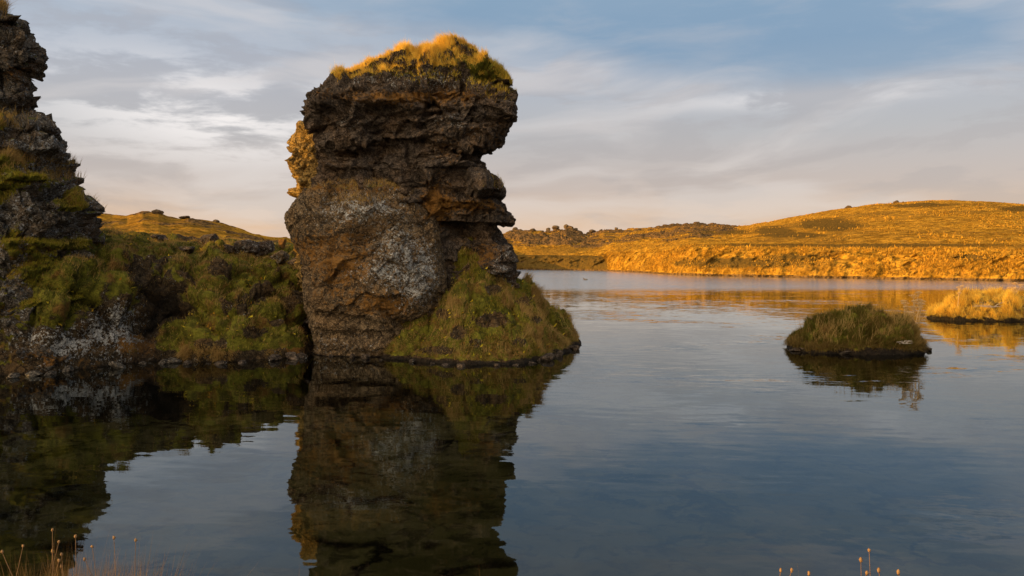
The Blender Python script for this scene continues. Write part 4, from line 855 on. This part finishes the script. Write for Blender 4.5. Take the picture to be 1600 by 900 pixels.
# rocks standing on the skyline of the far hills
def hill_z(px, off=0):
    k = np.abs(HPX - px) < 1.2; Vk = HV[k]; py = project(Vk)[1]; i = np.argmin(py + (Vk[:, 1] < 60)*0); return Vk[i]
G = 'rocks on the far skyline'
for i, (px, s, lb) in enumerate(((1321, (1.3, 1.1, 0.9), 'small dark rock on the skyline halfway up the golden hill'), (1397, (1.0, 0.9, 0.8), 'tiny dark rock on the skyline near the golden hill crest'),
                             (963, (0.95, 0.9, 1.0), 'square rock standing alone on the craggy far skyline'), (805, (1.6, 1.3, 1.3), 'leftmost rock knob on the far skyline right of the stack'),
                             (832, (1.6, 1.3, 1.1), 'second rock knob on the far skyline right of the stack'), (855, (1.5, 1.3, 1.5), 'third rock knob on the far skyline, left of the widest one'),
                             (866, (2.0, 1.5, 1.4), 'widest rock knob on the far skyline right of the stack'), (884, (1.5, 1.3, 1.7), 'tallest rock knob on the far skyline right of the stack'),
                             (898, (1.5, 1.3, 0.9), 'low rock knob just right of the tallest skyline knob'), (926, (2.6, 1.6, 1.1), 'long low rock before the square one on the far skyline'),
                             (249, (1.0, 0.8, 0.55), 'rock lump on the summit of the far left hill'), (341, (0.55, 0.5, 0.5), 'small square rock on the right shoulder of the left hill'), (292, (0.8, 0.7, 0.4), 'low rock on the middle of the left hill skyline'))):
    p = hill_z(px); o = boulder('skyline_rock', 0, 0, 100, s, lb, 60+i, G, mat=M_boulder, lich=0, moss=0); o['category'] = 'rock'
    o.location = (p[0], p[1]-0.5, p[2]-0.25*s[2]); o.scale = (0.8, 0.8, 0.55)

# ------------------------------------------------------------------ dead angelica plants
def angelica(x, y, z0, H, lean, label, seed, grp):
    t_ = empty('angelica_plant', (x, y, z0), label, 'plant', grp); r = random.Random(seed)
    top = np.array([x+lean[0]*H, y+lean[1]*H, z0+H])
    base = np.array([x, y, z0-0.05]); mid = (base+top)/2 + np.array([r.uniform(-.03, .03)*H, 0, 0])
    V, Fq = tube([base, mid, top], [0.013, 0.011, 0.007]); mesh('stem', V, Fq, M_umbel, parent=t_)
    heads = [(top, 0.10*min(1.3, H+0.3))]
    for k in range(3):
        f = 0.5+0.14*k; p0 = base*(1-f)+top*f; a = r.uniform(0, 6.28); q = p0 + np.array([math.cos(a)*0.20, math.sin(a)*0.10, 0.20+0.06*k])*H
        V, Fq = tube([p0, (p0+q)/2+np.array([0, 0, -0.02]), q], [0.007, 0.006, 0.005]); mesh('branch', V, Fq, M_umbel, parent=t_); heads.append((q, 0.075))
    for c, rad in heads:
        parts = []
        for k in range(15):
            a = k*2.4; rr = rad*math.sqrt((k+0.5)/15); e = c + np.array([math.cos(a)*rr, math.sin(a)*rr, 0.07+0.025*(1-(rr/rad)**2)])
            parts.append(tube([c, (c+e)/2 + np.array([0, 0, -0.004]), e], [0.003, 0.0025, 0.002], 3)); parts.append(blobm(e, (0.017, 0.017, 0.012), 5, 4, k))
        V, Fq = joinm(parts); mesh('umbel', V, Fq, M_umbel, parent=t_)
A1 = 'dry angelica on the shaded islet'
angelica(9.40, 19.2, 0.45, 0.62, (0.0, 0), 'short upright dead angelica, leftmost on the shaded islet', 1, A1)
angelica(9.62, 19.3, 0.40, 0.85, (0.04, 0), 'tallest dead angelica with wide umbels on the shaded islet', 2, A1)
angelica(9.50, 19.0, 0.38, 0.70, (0.22, 0), 'dead angelica leaning right between two upright stems on shaded islet', 3, A1)
angelica(9.82, 19.4, 0.32, 0.72, (0.08, 0), 'dead angelica at the right end of the shaded islet', 4, A1)
A2 = 'dry angelica on the sunlit islet'
angelica(16.05, 28.9, 0.5, 0.62, (0.05, 0), 'upright sunlit angelica near the left end of the golden islet', 5, A2)
angelica(17.6, 28.8, 0.45, 0.75, (0.85, 0), 'sunlit angelica leaning far right on the golden islet', 6, A2)
angelica(18.2, 29.2, 0.6, 0.45, (0.1, 0), 'short sunlit angelica right of the leaning one', 7, A2)
angelica(18.7, 29.0, 0.5, 0.42, (-0.1, 0), 'short sunlit angelica close to the right picture edge', 8, A2)
def twigs(label, c, n, seed, L):
    r = random.Random(seed); parts = []
    for k in range(n):
        a = r.uniform(-0.5, 0.9); q0 = np.array([c[0]+r.uniform(-.12, .12), c[1]+r.uniform(-.05, .05), c[2]])
        q1 = q0 + np.array([math.cos(a)*L*r.choice((-1, 1)), -0.05, abs(math.sin(a))*L*0.6])*r.uniform(0.4, 1); m = (q0+q1)/2 + np.array([0, 0, r.uniform(0, .05)])
        parts.append(tube([q0, m, q1], [0.006, 0.005, 0.003], 4))
    V, Fq = joinm(parts); tag(mesh('twig_tangle', V, Fq, M_twig), label, 'twigs')
twigs('pale bleached twigs lying low on the shaded islet', (9.0, 18.42, 0.26), 9, 3, 0.22)
twigs('sunlit dry sticks lying across the golden islet', (17.0, 28.4, 0.5), 14, 4, 0.7)

# ------------------------------------------------------------------ duck
def duck(x, y):
    t_ = empty('duck', (x, y, 0), 'small dark duck swimming alone near the far shore', 'duck')
    prof = [(-0.23, 0.012, 0.10), (-0.20, 0.03, 0.09), (-0.13, 0.075, 0.065), (-0.02, 0.10, 0.06), (0.09, 0.09, 0.065), (0.16, 0.06, 0.09), (0.185, 0.042, 0.14), (0.195, 0.036, 0.18), (0.215, 0.043, 0.215), (0.245, 0.036, 0.222), (0.27, 0.018, 0.215), (0.285, 0.004, 0.21)]
    pts = np.array([(p[0], 0, p[2]) for p in prof]); V, Fq = tube(pts, np.array([p[1] for p in prof]), 14)
    V[:, 0] *= -1; Fq = Fq[:, ::-1]; V += np.array([x, y, -0.01])
    mesh('body', V, Fq, plain('duck_feathers', (0.10, 0.075, 0.055)), parent=t_)
    V, Fq = blobm((x-0.305, y, 0.195), (0.035, 0.016, 0.009), 10, 6); mesh('bill', V, Fq, plain('duck_bill', (0.22, 0.16, 0.06)), parent=t_)
    for s in (-1, 1):
        V, Fq = blobm((x+0.05, y+s*0.088, 0.085), (0.14, 0.02, 0.05), 12, 8); mesh('wing', V, Fq, plain('duck_wing', (0.30, 0.28, 0.25)), parent=t_)
duck(float((915-800)/F*85), 85.0)

# ------------------------------------------------------------------ foreground bank and dry plants
def foreground():
    m, t, o = newmat('foreground_turf'); P = t.n('ShaderNodeNewGeometry').outputs['Position']; n = t.noise(P, 6, 5)
    pbr(t, o, t.mix(n, (0.05, 0.04, 0.018), (0.13, 0.095, 0.04)), 1.0, bumpn(t, n, 0.6, 0.05), 0)
    xs = np.concatenate([np.linspace(-400, -6, 20), np.linspace(-5.8, 5.8, 120), np.linspace(6, 400, 20)])
    ys = np.concatenate([np.linspace(-400, -6, 16), np.linspace(-5.5, 3.6, 90)])
    X, Y = np.meshgrid(xs, ys); X = X.ravel(); Y = Y.ravel(); q = np.stack([X, Y, 0*X], 1)
    Z = 0.62 - 1.6*sstep(Y + 0.25*fbm(q*0.7, 3, 4), 2.45, 3.5) + 0.06*fbm(q*1.3, 3, 6)
    V = np.stack([X, Y, Z], 1); Fq = gridf(len(ys), len(xs))
    tag(mesh('near_shore', V, Fq, m), 'low turf bank in front of the camera position', 'ground', kind='structure')
    g = (Y > 1.6)*(Y < 2.7)*(np.abs(X) < 2.5)
    tag(tufts('near_grass', V, Fq, g*1.0, 9000, 0.20, 0.0028, G_slope, 0.15, tuft=0.2, seed=81), 'dry grass on the near bank below the frame', 'grass', kind='stuff')
    # taller grass bunch bottom left
    def bunch(px0, px1, pyt, n, seed, nm, lb):
        r = np.random.default_rng(seed); px = r.uniform(px0, px1, n); Y = r.uniform(2.05, 2.5, n)
        x = (px-800)/F*Y; top = unproj(px, pyt + np.abs(r.normal(0, 22, n)), Y)[2]; z0 = np.full(n, 0.55); L = np.maximum(top - z0, 0.1)
        P_ = np.stack([x, Y, z0], 1); up = np.tile([0, 0, 1.0], (n, 1)); ln = r.normal(0, 0.16, (n, 3)); ln[:, 2] = 0
        tag(blades(nm, P_, up, L/0.95, r.uniform(0.0022, 0.0048, n), ln, r.uniform(0, 0.25, n), r.uniform(0.1, 0.6, n), G_fore), lb, 'grass', kind='stuff')
    bunch(60, 215, 866, 800, 1, 'foreground_dry_grass', 'feathery dry grass tips along the bottom left corner')
    bunch(-30, 60, 868, 110, 2, 'foreground_corner_grass', 'bent dry grass in the extreme bottom left corner')
    for k, (a, b, c, n) in enumerate(((430, 470, 885, 26), (700, 840, 893, 22), (1180, 1420, 896, 22))): bunch(a, b, c, n, 5+k, 'foreground_sparse_grass', ('single dry grass tips at the bottom edge left of centre', 'sparse dry grass tips at the bottom edge under the stack reflection', 'sparse dry grass tips at the bottom right edge')[k])
    def stalk(px, py, Y, lean, label, seed, grp, head=0.007, heads=1):
        x, y, z = [float(q) for q in unproj(px, py, Y)]; r = random.Random(seed)
        z0 = 0.50; L = z-z0; t_ = empty('seedhead_stalk', (x-lean*L, Y, z0), label, 'dry plant', grp)
        b1, b2 = r.uniform(-.05, .05)*L, r.uniform(-.06, .06)*L
        pts = [(x-lean*L, Y, z0), (x-lean*L*0.72+b1*0.6, Y+0.01, z0+0.35*L), (x-lean*L*0.3+b2, Y, z0+0.72*L), (x-lean*L*0.1+b2*0.7, Y, z0+0.88*L), (x, Y, z)]
        V, Fq = tube(pts, [0.0013, 0.0011, 0.0009, 0.0008, 0.0007], 5); mesh('stem', V, Fq, M_stalk, parent=t_)
        for k in range(heads):
            c = np.array([x, Y, z]) + (np.array([r.uniform(-.022, .022), r.uniform(-.01, .01), -0.012-0.024*k]) if k else 0)
            V, Fq = blobm(c, (head*r.uniform(.75, 1.1), head, head*r.uniform(1.0, 1.7)), 9, 7, seed+k, 0.6); mesh('seed_head', V, Fq, M_head, parent=t_)
            if k:
                V, Fq = tube([c, (np.array([x-lean*0.06, Y, z-0.07-0.024*k]))], [0.0009, 0.001], 4); mesh('twiglet', V, Fq, M_stalk, parent=t_)
    Gl = 'seed-head stalks in the bottom left corner'; Gr = 'seed-head stalks at the bottom right edge'
    for i, (px, py, ln, hd, lb) in enumerate(((82, 828, -0.03, 4, 'tallest branching seed-head stalk at bottom left'), (118, 838, 0.05, 1, 'pale round seed head against the dark reflection edge'), (144, 854, 0.0, 2, 'short seed stalk just right of the reflection edge'),
                               (178, 840, 0.12, 1, 'thin brown seed head in front of pale water, left of last'), (212, 844, 0.22, 1, 'rightmost seed-head stalk leaning right at bottom left'), (36, 853, -0.12, 1, 'bent seed stalk near the left picture edge'),
                               (96, 866, -0.10, 2, 'low seed-head stalk under the tallest one'), (3, 862, -0.22, 1, 'drooping seed stalk touching the left picture edge'))):
        stalk(px, py, 2.25+0.03*(i % 3), ln, lb, 10+i, Gl, 0.0038, hd)
    for i, (px, py, ln, hd, lb) in enumerate(((1220, 891, 0, 1, 'leftmost round seed head at the bottom right edge'), (1237, 891, 0, 1, 'second round seed head from left at bottom right edge'), (1264, 896, 0, 1, 'barely visible seed head right of the round pair'),
                               (1358, 860, 0.04, 1, 'highest seed head at the bottom right'), (1345, 875, 0.02, 3, 'triple seed-head stalk under the highest one'), (1373, 891, 0.05, 1, 'seed head just right of the highest one'), (1404, 894, 0.1, 1, 'rightmost seed head at the bottom right'))):
        stalk(px, py, 2.25+0.03*(i % 2), ln, lb, 30+i, Gr, 0.0044, hd)
foreground()
